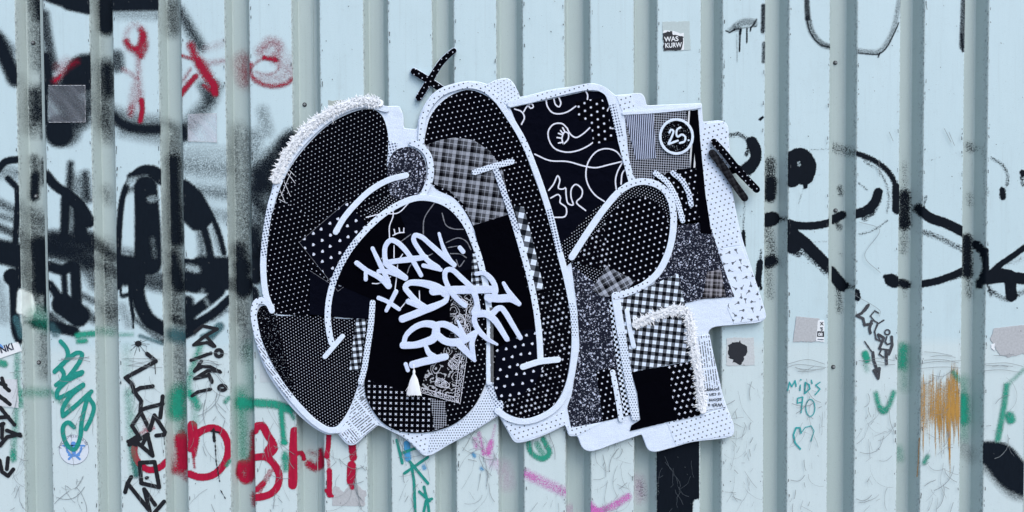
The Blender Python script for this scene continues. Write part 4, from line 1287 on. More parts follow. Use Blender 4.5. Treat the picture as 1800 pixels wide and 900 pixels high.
# ================================================================== THE TEXTILE PIECE
FB = {}
def F_(k, *a, **kw):
    FB[k] = fabric(k, *a, **kw)


F_('linen', WHITE, weave=1.9, wrinkle=.6)
F_('letter_linen', (0.60, 0.69, 0.88), weave=2.2, wrinkle=.6)
F_('black_cotton', (0.0009, 0.001, 0.0026), weave=.6, wrinkle=1.2)
F_('black_satin', NAVY, weave=.3, wrinkle=2.0)
F_('white_dots', WHITE, INK, P_dots(8.6, 1.25, 18, True, 0, .7))
F_('white_dots_small', WHITE, INK, P_dots(6.4, .95, 30, True, 0, .7))
F_('white_dots_fine', WHITE, (0.06, 0.08, 0.12), P_dots(4.6, 1.1, 0))
F_('white_twig', WHITE, INK, P_twig(15))
F_('mini_check', WHITE, (0.04, 0.06, 0.12), P_ging(5.0, 12))
F_('mini_check_tilt', WHITE, (0.055, 0.08, 0.15), P_ging(5.0, 40))
F_('navy_grid', (0.07, 0.09, 0.15), WHITE, P_dots(5.6, 2.0, 35))
F_('newsprint', WHITE, INK, P_news(38))
F_('newsprint_down', WHITE, INK, P_news(-8, 4.2, 40))
F_('newsprint_column', WHITE, INK, P_news(97, 4.4, 52))
F_('newsprint_left', WHITE, INK, P_news(-52, 4.2, 30))
F_('dots_small', BLACK, DOT, P_dots(7.2, .74, 23, True, .7, .7))
F_('dots_medium', BLACK, DOT, P_dots(8.4, .9, 15, True, 0, .7))
F_('dots_large', BLACK, DOT, P_dots(8.6, 1.2, 20, True, 0, .7))
F_('dots_oval', BLACK, DOT, P_dots(9.0, 1.06, 12, True, 0, .7))
F_('dots_pin', BLACK, DOT, P_dots(5.0, .70, 30, True, 0, .7))
F_('dots_pin_dark', BLACK, DOT, P_dots(4.7, .72, 40, True, 0, .7))
F_('dots_loop', BLACK, DOT, P_dots(10.2, 1.5, 18, True, 0, .7))
F_('dots_bold', BLACK, DOT, P_dots(12.0, 1.9, 30, True, 0, .7))
F_('dots_sparse', BLACK, DOT, P_dots(8.6, .92, 10, True, 0, .7))
F_('glitter', BLACK, WHITE, P_speck(2.6, .64))
F_('hearts', NAVY, DOT, P_heart(17, 2.3, 28))
F_('hearts_low', NAVY, DOT, P_heart(16, 2.2, 12))
F_('stars', BLACK, DOT, P_star(8.8, 2.3, 15))
F_('crosses', BLACK, DOT, P_plus(10.6, 2.3, .75, 12, True))
F_('x_print', BLACK, DOT, P_plus(9.6, 2.5, .62, -2, False, 45))
F_('gingham', (0.004, 0.005, 0.008), WHITE, P_ging(13.4, -7))
F_('gingham_strip', (0.004, 0.005, 0.008), WHITE, P_ging(10.8, 6))
F_('gingham_wide', (0.006, 0.008, 0.012), WHITE, P_ging(19, -12))
F_('plaid', BLACK, (0.34, 0.37, 0.43), P_plaid(24, -8))
F_('plaid_tilt', BLACK, (0.40, 0.44, 0.52), P_plaid(24, 30))
F_('plaid_dark', (0.006, 0.005, 0.006), (0.33, 0.33, 0.37), P_plaid(17, -4))
F_('floral_grey', (0.012, 0.014, 0.024), (0.60, 0.66, 0.82), P_floral(6.0))
F_('floral_fine', (0.012, 0.014, 0.024), (0.60, 0.66, 0.82), P_floral(5.4))
F_('ticking', (0.020, 0.024, 0.05), (0.42, 0.48, 0.62), P_stripe(3.7, .5, -3, 0))
F_('basket_weave', BLACK, (0.29, 0.315, 0.37), P_check(2.9, 42))
F_('selvedge', BLACK, (0.6, 0.63, 0.66), P_stripe(8, .38, -4))
F_('checker', BLACK, WHITE, P_check(4.6, 12))
F_('bandana', (0.006, 0.0055, 0.0075), (0.75, 0.78, 0.86), P_band(.055), wrinkle=1.0)
F_('zip_tape', (0.16, 0.17, 0.18), (0.05, 0.055, 0.06), P_stripe(2.2, .4, 90))
F_('plaid_bar', (0.005, 0.005, 0.007), (0.03, 0.032, 0.037), P_plaid(15, 20))
def fur_mat():
    t = Tree('faux_fur')
    d = t.node('ShaderNodeBsdfDiffuse')
    d.inputs[0].default_value = (0.88, 0.92, 0.96, 1)
    ge = t.node('ShaderNodeNewGeometry')
    vm = t.node('ShaderNodeVectorMath', operation='SCALE')
    vm.inputs['Scale'].default_value = 0.3
    t.t.links.new(ge.outputs['Normal'], vm.inputs[0])
    va = t.node('ShaderNodeVectorMath', operation='ADD')
    t.t.links.new(vm.outputs[0], va.inputs[0])
    va.inputs[1].default_value = (0, -0.85, 0.4)        # shading normals bent outwards and up to brighten the pile
    vn = t.node('ShaderNodeVectorMath', operation='NORMALIZE')
    t.t.links.new(va.outputs[0], vn.inputs[0])
    t.t.links.new(vn.outputs[0], d.inputs['Normal'])
    q = t.node('ShaderNodeBsdfTranslucent')
    q.inputs[0].default_value = (0.86, 0.91, 0.96, 1)
    mx = t.node('ShaderNodeMixShader')
    mx.inputs[0].default_value = 0.25
    t.t.links.new(d.outputs[0], mx.inputs[1])
    t.t.links.new(q.outputs[0], mx.inputs[2])
    t.t.links.new(mx.outputs[0], t.out.inputs[0])
    return t.m


FB['fur'] = fur_mat()
THREAD = plain('white_thread', (0.62, 0.64, 0.70), .8, .2, .2)
THREADG = plain('grey_thread', (0.17, 0.18, 0.21), .8, .2, .6, .6)
SQ = plain('white_print', (0.66, 0.69, 0.78), .8, .2, .2)

ART = thing('textile_artwork', 880, 800, 'big black and white patchwork textile graffiti mounted on the steel wall', 'artwork', y=0.0)
C = 1                                            # corner mark
YB = 0.019                                       # face of the padded backing


def lay(n):
    return YB + 0.0012 * n


def patch(poly, fab, n, label=None, smooth=False, name='fabric_patch', bevel=.6, rough=.15):
    P = outline(poly, 4.0, 1) if smooth else rag([p[:2] for p in poly], rough, 5)
    o = slab(name, P, lay(n) - 0.0016, lay(n), FB[fab], ART, bevel)
    if label:
        o['label'] = label
    return o


SIL = [(480, 321, C), (486, 300), (500, 268), (520, 240), (550, 212), (590, 188), (630, 176), (662, 178), (676, 186, C), (702, 186, C), (708, 200), (710, 225, C), (733, 227, C),
       (736, 208), (744, 188), (757, 168), (774, 155), (796, 147), (824, 142), (845, 144), (857, 148, C), (870, 141), (892, 137), (903, 146), (914, 170, C), (930, 167), (970, 157), (1010, 151), (1038, 146), (1056, 149),
       (1070, 157), (1081, 167, C), (1104, 165), (1128, 164), (1134, 172), (1137, 185, C), (1185, 183), (1234, 181, C), (1236, 214, C), (1269, 212), (1279, 219), (1282, 247), (1288, 331), (1303, 410), (1327, 487),
       (1345, 545), (1347, 558), (1338, 566), (1300, 571), (1252, 577), (1246, 584), (1254, 620), (1273, 700), (1291, 752), (1289, 765), (1278, 770), (1216, 778), (1180, 788), (1149, 795), (1139, 791), (1133, 778), (1128, 764, C),
       (1085, 779), (1036, 794), (1024, 788), (1015, 767, C), (1001, 767), (994, 748, C), (956, 766), (920, 778), (905, 778), (892, 758), (877, 731, C), (834, 758), (790, 782), (756, 801), (744, 801), (730, 788), (712, 772), (690, 760), (665, 748, C), (645, 764),
       (622, 783), (611, 782), (592, 762, C), (578, 765), (560, 758), (533, 738), (508, 712), (483, 678), (466, 650), (452, 614), (443, 570), (441, 540), (447, 527), (460, 522), (466, 521, C), (460, 500), (457, 470), (459, 430), (470, 368)]
bb = slab('backing_board', outline(SIL, 4.0, 1), 0.0075, YB, FB['linen'], ART, 1.2, edge=plain('board_edge', (0.09, 0.095, 0.11), .8, .2))

# printed white cloth on the backing
patch([(852, 152), (872, 142), (892, 139), (903, 149), (913, 170), (895, 186), (872, 168)], 'white_dots_small', 1, 'white cloth with small dots', True)
patch([(1239, 217), (1270, 214), (1277, 221), (1280, 247), (1286, 331), (1302, 431), (1262, 437), (1250, 411), (1240, 360), (1229, 240)], 'white_dots', 1, 'white cloth with black dots down the right side')
patch([(1263, 438), (1303, 432), (1325, 487), (1343, 548), (1343, 560), (1336, 563), (1290, 569), (1278, 540), (1288, 520), (1276, 483)], 'white_twig', 1, 'white cloth with a small twig print')
patch([(1172, 742), (1240, 728), (1276, 716), (1288, 755), (1284, 766), (1216, 775), (1188, 783)], 'white_dots', 1, 'white dotted cloth along the bottom right')
patch([(1083, 169), (1110, 167), (1114, 184), (1116, 198), (1096, 202)], 'white_dots', 1)
patch([(664, 744), (702, 758), (722, 762), (756, 764), (749, 796), (742, 797), (712, 769), (690, 757)], 'white_dots', 1)
patch([(756, 762), (800, 750), (838, 716), (858, 680), (877, 729), (834, 756), (790, 779), (752, 797)], 'white_dots_fine', 1, 'white cloth with fine dots')
patch([(853, 674), (866, 668), (890, 722), (878, 731)], 'mini_check_tilt', 2)
patch([(877, 726), (900, 742), (924, 748), (960, 741), (990, 722), (993, 747), (956, 763), (920, 775), (907, 775), (893, 756)], 'white_dots', 1, 'white dotted cloth under the tall oval')
patch([(634, 666), (640, 672), (644, 704), (664, 747), (644, 762), (622, 780), (612, 779), (594, 761), (612, 736), (626, 690)], 'newsprint', 1, 'white cloth printed like newspaper columns')
patch([(594, 761), (608, 743), (632, 768), (622, 780), (612, 779)], 'newsprint_left', 2)
patch([(1228, 590), (1247, 587), (1254, 622), (1272, 700), (1277, 715), (1240, 726), (1232, 690)], 'linen', 1)
o = patch([(1230, 590), (1246, 590), (1256, 634), (1265, 676), (1238, 690), (1228, 620)], 'newsprint_column', 2, 'white cloth printed with text columns')
for s, x, y in (('With a', 1270.5, 708), ('ations', 1268.5, 699.5), ('u can c', 1266.5, 690), ('powerf', 1264.5, 681.5)):
    text('printed_words', s, 9.5, x, y, 184, lay(2) + 0.0004, PBLK, ART, .1)
strokes('printed_rule', [[(1238, 722), (1275, 716)], [(1275, 716), (1274, 719)]], .7, PBLK, ART, lay(2) + 0.0003)
text('printed_words', 'SIL', 8, 633, 703, 10, lay(1) + 0.0004, PBLK, ART, .1)
patch([(994, 748), (1003, 752), (1056, 744), (1016, 766), (1003, 764), (1000, 764)], 'white_dots', 1)
patch([(683, 248), (699, 252), (692, 282), (680, 293)], 'mini_check', 3)

# left body of the first letter
patch([(482, 552, C), (470, 520), (466, 470), (469, 430), (479, 376), (492, 332), (512, 292), (542, 253), (578, 219), (610, 201), (640, 192), (660, 194), (672, 204), (680, 226), (683, 250), (681, 288), (692, 330), (706, 360), (660, 392), (622, 430), (598, 480), (588, 530), (588, 560, C)],
      'dots_small', 1, 'black cloth with a fine white dot print', True)
patch([(468, 440), (478, 376), (490, 350), (530, 372), (560, 400), (556, 450), (546, 556), (484, 552), (470, 520), (466, 470)], 'dots_medium', 2, 'black cloth with evenly spaced white dots')
patch([(526, 426), (610, 354), (664, 420), (650, 470), (594, 512)], 'hearts', 3, 'black cloth with small white hearts')
patch([(545, 476), (580, 497), (594, 512), (640, 480), (662, 460), (668, 560), (626, 560), (544, 553)], 'black_satin', 4, 'plain black cloth')
# lower bulge
patch([(452, 552), (459, 538), (472, 542), (482, 553), (545, 554), (628, 558), (655, 528), (652, 590), (642, 640), (630, 676), (616, 714), (602, 738), (590, 750), (576, 750), (560, 742), (538, 720), (510, 688), (486, 652), (466, 612), (455, 580)],
      'dots_pin', 1, 'grey looking black cloth with dense pin dots', True)
patch([(452, 552), (459, 538), (472, 540), (482, 552), (490, 580), (502, 630), (512, 662), (518, 692), (486, 652), (466, 612), (455, 580)], 'glitter', 2, 'black cloth with faint glitter specks', True)
patch([(630, 534), (649, 533), (632, 652), (614, 650)], 'gingham_strip', 2, 'narrow black and white gingham strip')
patch([(686, 276), (696, 264), (718, 258), (738, 268), (748, 288), (748, 316), (738, 338), (712, 350), (690, 346), (680, 310)], 'floral_fine', 4, 'black cloth with a tiny floral print', True)
patch([(688, 340), (700, 330), (716, 346), (660, 384), (640, 372)], 'dots_pin_dark', 3)

# arch
patch([(594, 500, C), (604, 460), (630, 420), (664, 386), (700, 362), (730, 354), (760, 354), (788, 366), (812, 388), (832, 430), (846, 480), (856, 540), (858, 600), (856, 664), (846, 692), (832, 716), (804, 742), (768, 757), (734, 761), (702, 758), (674, 744), (654, 720), (643, 696), (641, 664), (650, 600), (660, 532), (640, 520, C)],
      'black_cotton', 5, 'plain black cloth inside the arch', True)
patch([(696, 360), (712, 352), (770, 354), (800, 376), (826, 420), (842, 470), (800, 480), (716, 470), (712, 400)], 'black_satin', 6)
patch([(642, 667), (760, 702), (764, 757), (734, 760), (702, 757), (674, 743), (654, 719), (643, 696)], 'x_print', 6, 'black cloth with rows of white x marks')
patch([(756, 700), (783, 706), (785, 749), (764, 757)], 'basket_weave', 7, 'strip of fine black and white basket weave')
patch([(834, 505), (850, 500), (857, 560), (857, 640), (854, 664), (846, 692), (832, 716), (804, 741), (784, 750), (780, 706), (810, 680)], 'dots_sparse', 6, 'black cloth with sparse white dots')
patch([(792, 520), (834, 514), (834, 540), (809, 711), (738, 690), (748, 656), (790, 600)], 'bandana', 8, 'black bandana cloth with white paisley print')
patch([(830, 446), (838, 446), (846, 478), (852, 505), (828, 508)], 'gingham_strip', 7)

# tall oval
patch([(746, 254), (750, 226), (758, 202), (778, 178), (800, 164), (824, 158), (846, 164), (866, 176), (886, 198), (912, 242), (936, 304), (960, 372), (978, 436), (993, 492), (1002, 544), (1005, 584), (1001, 640), (992, 680), (974, 712), (948, 731), (924, 736), (900, 731), (880, 717), (869, 696), (866, 660), (862, 560), (850, 470), (832, 400), (800, 350), (764, 330), (752, 300)],
      'dots_oval', 1, 'black cloth with white dots on the tall oval', True)
patch([(747, 256), (772, 246), (800, 242), (832, 246), (862, 266), (884, 300), (897, 376), (866, 388), (832, 397), (814, 358), (790, 336), (764, 324), (752, 296)], 'plaid', 2, 'black and grey tartan cloth')
patch([(832, 396), (897, 376), (906, 420), (936, 540), (946, 600), (930, 612), (872, 622), (866, 600), (861, 550), (850, 470), (840, 430)], 'black_cotton', 3, 'plain black cloth inside the tall oval')
patch([(903, 362), (921, 364), (936, 420), (956, 508), (941, 512), (926, 450)], 'gingham_wide', 4)
patch([(945, 520), (999, 520), (1004, 560), (1004, 600), (1000, 645), (991, 682), (973, 712), (948, 730), (924, 735), (900, 730), (884, 720), (900, 690), (950, 640)], 'stars', 3, 'black cloth with white stars', True)
patch([(872, 616), (920, 580), (952, 578), (958, 640), (940, 676), (912, 698), (876, 704), (868, 680)], 'hearts_low', 4, 'black cloth with small white hearts under the oval stem')

# tall block of the third letter
patch([(897, 190), (956, 177), (1032, 160), (1056, 161), (1070, 170), (1081, 213), (1092, 259), (1105, 306), (1112, 326), (1070, 350), (1020, 410), (994, 470), (984, 430), (962, 372), (938, 300), (914, 230)], 'black_satin', 1, 'black cloth with white line drawings')
patch([(1012, 179), (1058, 172), (1066, 190), (1080, 246), (1043, 254), (1038, 210), (1018, 212)], 'dots_bold', 2, 'black patch with bold white dots')
patch([(985, 430), (1050, 362), (1076, 354), (1014, 452), (994, 470)], 'dots_pin', 3)
# loop
patch([(1006, 458), (1040, 404), (1072, 360), (1100, 332), (1122, 322), (1150, 324), (1170, 340), (1182, 368), (1182, 410), (1172, 446), (1156, 478), (1136, 498), (1110, 514), (1080, 522), (1050, 500)], 'dots_pin_dark', 2, None, True)
patch([(1060, 398), (1080, 368), (1106, 350), (1140, 348), (1164, 368), (1176, 396), (1174, 430), (1158, 474), (1136, 496), (1110, 508), (1076, 490)], 'dots_loop', 3, 'black cloth with white dots inside the loop', True)
patch([(1008, 460), (1034, 424), (1060, 396), (1070, 440), (1070, 474), (1040, 470)], 'stars', 4)
patch([(1004, 461), (1040, 448), (1066, 468), (1082, 524), (1090, 580), (1108, 690), (1110, 730), (1056, 742), (1004, 752), (997, 716), (1005, 694), (1019, 610), (1015, 546)], 'floral_grey', 1, 'black cloth with a dense grey floral print')
patch([(1067, 467), (1117, 494), (1092, 520), (1060, 522), (1040, 510)], 'plaid_tilt', 5, 'tilted black and white tartan patch')
patch([(1070, 528), (1080, 524), (1094, 590), (1116, 728), (1096, 731), (1084, 640)], 'checker', 3, 'strip of small black and white checks')
patch([(1048, 652), (1082, 646), (1098, 731), (1060, 741)], 'dots_loop', 2)

# last letter
patch([(1098, 203), (1150, 198), (1212, 194), (1222, 293), (1190, 302), (1150, 330), (1120, 318), (1108, 300)], 'basket_weave', 1, 'black and white basket weave cloth')
patch([(1098, 203), (1149, 199), (1153, 278), (1118, 281)], 'ticking', 2, 'blue white ticking stripe patch')
patch([(1207, 195), (1217, 194), (1224, 294), (1214, 296)], 'selvedge', 2)
patch([(1214, 195), (1227, 193), (1231, 247), (1240, 340), (1251, 411), (1232, 410), (1224, 300)], 'black_cotton', 3, 'plain black vertical band')
patch([(1148, 312), (1190, 298), (1225, 294), (1232, 392), (1190, 396), (1180, 350)], 'dots_loop', 2)
patch([(1170, 452), (1188, 400), (1192, 388), (1233, 388), (1251, 404), (1268, 458), (1291, 522), (1234, 526), (1202, 534), (1150, 500)], 'floral_fine', 2, 'black cloth with a pale floral print above the gingham')
patch([(1243, 478), (1267, 474), (1276, 521), (1235, 525)], 'plaid_dark', 3, 'small dark tartan patch')
patch([(1090, 526), (1130, 508), (1192, 481), (1203, 532), (1210, 552), (1214, 634), (1111, 654), (1100, 590)], 'gingham', 4, 'black and white gingham cloth')
patch([(1110, 653), (1176, 643), (1190, 738), (1107, 758), (1110, 748), (1126, 738), (1120, 690)], 'black_cotton', 3, 'plain black cloth at the foot of the last letter')
patch([(1174, 643), (1216, 635), (1228, 690), (1232, 730), (1188, 740)], 'crosses', 4, 'black cloth with small white crosses')

# ------------------------------------------------------------------ white padded strips
YS = lay(4)
L_, D1, DS, DF, MC, NW = [FB[k] for k in ('linen', 'white_dots', 'white_dots_small', 'white_dots_fine', 'mini_check', 'newsprint_left')]


def band(pts, wd, mats, breaks=None, label=None, y0=None, h=0.0024, name='white_strip'):
    o = strip(name, pts, wd, YS if y0 is None else y0, h, mats, ART, breaks)
    if label:
        o['label'] = label
    return o


band([(679, 192), (640, 184), (606, 193), (574, 212), (540, 242), (510, 280), (492, 318), (478, 352), (469, 396), (464, 440), (463, 480), (468, 520), (478, 546)], 10.5, [L_, D1, MC, L_], [.50, .62, .80], 'white outline of the first letter')
band([(477, 540), (466, 530), (452, 530), (446, 546), (449, 575), (459, 612), (478, 652), (500, 684), (532, 722), (556, 744), (578, 756), (596, 756)], 10.5, [D1, NW, L_], [.28, .66], 'white outline of the lower bulge')
band([(655, 532), (652, 570), (646, 612), (640, 650), (634, 672)], 10, [DF], None, 'white dotted strip between the lobes', lay(6))
band([(724, 251), (740, 258), (752, 272), (757, 292), (756, 314), (748, 334), (742, 346)], 11, [D1], None, 'dotted strip round the small lobe')
band([(571, 627), (602, 591)], 8.5, [L_], None, None, lay(6) + .0014)
band([(583, 603), (578, 580), (576, 552), (580, 518), (592, 480), (614, 440), (640, 408), (672, 378), (704, 358), (734, 348), (762, 350), (790, 362), (816, 390), (836, 434), (848, 474), (857, 520), (861, 570), (860, 620), (860, 672)], 10.5, [D1, MC, D1, L_, D1, L_], [.14, .27, .40, .52, .74], 'white arch strip', lay(6))
patch([(860, 540), (867, 540), (868, 672), (862, 672)], 'zip_tape', 8, 'grey zip tape beside the arch strip')
band([(590, 408), (604, 384), (624, 360), (652, 334), (684, 316), (714, 308)], 10, [L_], None, 'curved plain white stroke', lay(4), .0024, 'white_stroke')
band([(740, 250), (743, 212), (756, 184), (776, 164), (800, 154), (824, 150), (850, 156), (872, 174), (890, 198), (918, 244), (942, 302), (966, 374), (982, 436), (996, 490), (1006, 540), (1010, 584), (1008, 634), (999, 678), (983, 710), (958, 730), (924, 741), (896, 736), (874, 722)], 10.5, [D1, L_, D1, L_, MC, L_, DF, L_], [.24, .31, .36, .47, .56, .66, .73], 'white outline of the tall oval')
band([(834, 303), (866, 293), (900, 284)], 10, [FB['white_dots_fine']], None, None, lay(4) + .0014, .0024, 'white_stroke')
band([(870, 294), (888, 344), (904, 392), (920, 446), (933, 496), (943, 548), (948, 592), (950, 630)], 10.5, [FB['mini_check_tilt'], D1, L_], [.34, .8], 'stem strip inside the tall oval', lay(4), .0024, 'white_stroke')
band([(919, 645), (948, 636), (981, 632)], 10.5, [L_], None, None, lay(4) + .0014, .0024, 'white_stroke')
band([(897, 183), (930, 176), (962, 168), (1000, 159), (1034, 153), (1054, 155), (1068, 164), (1076, 184), (1086, 224), (1098, 272), (1110, 318)], 11, [L_, D1, L_, MC, D1], [.14, .42, .58, .76], 'white outline of the tall block')
band([(1005, 452), (1036, 404), (1066, 362), (1092, 334), (1120, 320), (1148, 322), (1170, 336), (1182, 364), (1183, 406), (1174, 446), (1156, 480), (1130, 502), (1104, 514), (1082, 521)], 11.5, [L_, D1, L_, D1], [.30, .62, .86], 'white strip of the loop', lay(5))
band([(1082, 520), (1089, 566), (1098, 624), (1108, 684), (1117, 733)], 14, [L_, DF], [.3], 'white strip down from the loop', lay(4))
band([(1077, 654), (1084, 690), (1092, 738)], 9, [D1], None, None, lay(3), .0024, 'white_stroke')
band([(1152, 304), (1174, 322), (1190, 352), (1200, 388)], 9, [FB['white_dots_fine']], None, 'curved white stroke with fine dots', lay(4), .0024, 'white_stroke')
band([(1183, 304), (1199, 318), (1210, 338), (1215, 360)], 9, [FB['mini_check_tilt']], None, 'curved gingham stroke', lay(4), .0024, 'white_stroke')
band([(1102, 546), (1107, 578), (1114, 609)], 8, [L_], None, None, lay(5), .0024, 'white_stroke')
band([(1096, 199), (1150, 196), (1212, 190), (1231, 187)], 6, [L_], None, None, lay(1), .003)

# line drawings and stitching
z = lambda L: Z(890, 150, 4.09, L)
LD = [[(60, 170), (110, 190), (130, 230), (110, 280)], [(125, 190), (150, 150), (180, 130), (195, 155), (175, 165), (155, 140)], [(285, 95), (295, 150), (330, 195), (380, 205), (440, 190), (500, 150)],
      [(340, 90), (355, 140), (380, 155), (392, 130), (375, 80)], [(570, 40), (585, 70), (583, 100)], [(740, 90), (750, 130), (725, 185)], [(440, 310), (400, 275), (340, 280), (302, 330), (310, 400), (350, 455), (430, 480), (510, 470), (580, 440), (625, 410)],
      [(440, 315), (460, 350), (500, 375), (550, 350), (600, 305)], [(410, 425), (400, 380), (420, 335), (445, 345), (445, 385), (410, 425)], [(375, 345), (400, 355)], [(365, 375), (395, 380)], [(375, 415), (400, 410)], [(405, 305), (420, 330)], [(390, 325), (405, 345)],
      [(205, 495), (310, 540), (440, 548), (560, 580), (640, 592), (740, 570), (860, 540)], [(835, 530), (790, 475), (720, 455), (650, 475), (590, 550), (572, 640), (590, 720), (640, 790), (705, 835)], [(840, 545), (800, 620), (785, 680), (790, 745)], [(870, 590), (835, 630), (825, 710)],
      [(305, 755), (340, 710), (370, 650), (385, 680), (375, 740), (410, 745), (425, 735), (430, 790), (445, 850), (480, 860), (465, 800), (470, 740), (500, 712), (545, 750), (540, 800), (505, 840), (570, 900)], [(320, 810), (375, 785), (390, 810), (385, 840), (430, 880), (424, 940), (340, 950)], [(760, 310), (815, 310)]]
named(strokes('line_drawing', [z(q) for q in LD], 2.5, SQ, ART, lay(1) + .0005, sharp=False, jag=.05), 'white drawn faces, eyes and loops')
z = lambda L: Z(610, 380, 5.625, L)
named(strokes('line_drawing', [z([(455, -60), (455, 0), (420, 100), (420, 210)]), z([(455, 190), (510, 165), (565, 160)]), z([(465, 130), (475, 175)]), z([(515, 118), (522, 165)]), z([(562, 118), (560, 160)]), z([(465, 290), (465, 410)]), z([(500, 480), (490, 600), (475, 720)]),
    z([(250, 665), (310, 665), (430, 600)]), z([(550, 375), (520, 420)]), [(644, 382), (670, 376), (700, 374), (718, 357)], z([(340, 420), (365, 400)]), z([(535, 905), (610, 815)]), z([(715, 740), (718, 830)])], 2, SQ, ART, lay(7) + .0006, sharp=False, jag=.05), 'thin white lines and lashes under the lettering')
z = lambda L: Z(770, 380, 5.625, L)
strokes('stitched_line', [z([(40, -30), (80, 90), (150, 125), (250, 130)]), z([(80, 260), (200, 215), (280, 250), (325, 330)]), z([(100, 310), (190, 295)]), z([(120, 370), (220, 375), (280, 410)]), z([(180, 430), (210, 500), (260, 440)]), [(764, 356), (746, 384), (744, 412)], [(700, 428), (722, 412)], [(716, 480), (722, 466), (760, 446)]], 1.6, THREADG, ART, lay(7) + .0006, sharp=False, jag=.35)
z = lambda L: Z(430, 120, 2.5, L)
strokes('stitching', [z([(160, 560), (205, 455)]), z([(150, 520), (178, 590)]), z([(175, 500), (200, 560)]), z([(190, 462), (222, 505)]), z([(150, 575), (182, 592)]), z([(196, 448), (218, 470)])], .9, THREAD, ART, lay(2) + .0006, jag=.15)
for sm in ([(610, 354), (526, 426), (594, 512), (662, 460)], [(545, 476), (578, 497)], [(712, 400), (716, 470)]):
    strokes('seam', [sm], .6, THREADG, ART, lay(4) + .0006, jag=.2)
BL = []
for k in range(22):
    t1 = k / 21
    BL.append((circ(834 - 5 - 25 * t1, 530 + 174 * t1, 2.2, 3.2, 8, tilt=20), .7))
for k in range(10):
    t1 = (k + .5) / 10
    BL.append((circ(808 - 68 * t1 - 1, 704 - 20 * t1, 3.2, 2.2, 8, tilt=60), .7))
BL += [([(834, 528), (809, 708)], .8), ([(822, 530), (799, 698)], .9), ([(799, 698), (742, 682)], .9), ([(809, 709), (740, 690)], .8)]
for cx, cy, r, tl in ((797, 640, 15, -50), (772, 672, 13, 20), (808, 560, 13, 60), (812, 530, 8, 30), (795, 605, 9, -20)):
    for q in (1, .75, .45):
        c_, s_ = math.cos(math.radians(tl)), math.sin(math.radians(tl))
        P = [(cx + (a * q * r * (1 + .5 * math.sin(p))) * c_ - bq * q * r * .55 * s_, cy + (a * q * r * (1 + .5 * math.sin(p))) * s_ + bq * q * r * .55 * c_) for p, a, bq in [(p, math.sin(p), math.cos(p)) for p in [i * .45 for i in range(15)]]]
        BL.append((P, .8 if q < 1 else 1.0))
    for q in range(3):
        BL.append((circ(cx + (q - 1) * 5 * math.cos(math.radians(tl)), cy + (q - 1) * 5 * math.sin(math.radians(tl)), .8, .8, 6), 1.2))
named(strokes('paisley_print', BL, .9, SQ, ART, lay(8) + .0005, sharp=False, jag=.1, step=2), 'white paisley and border print')

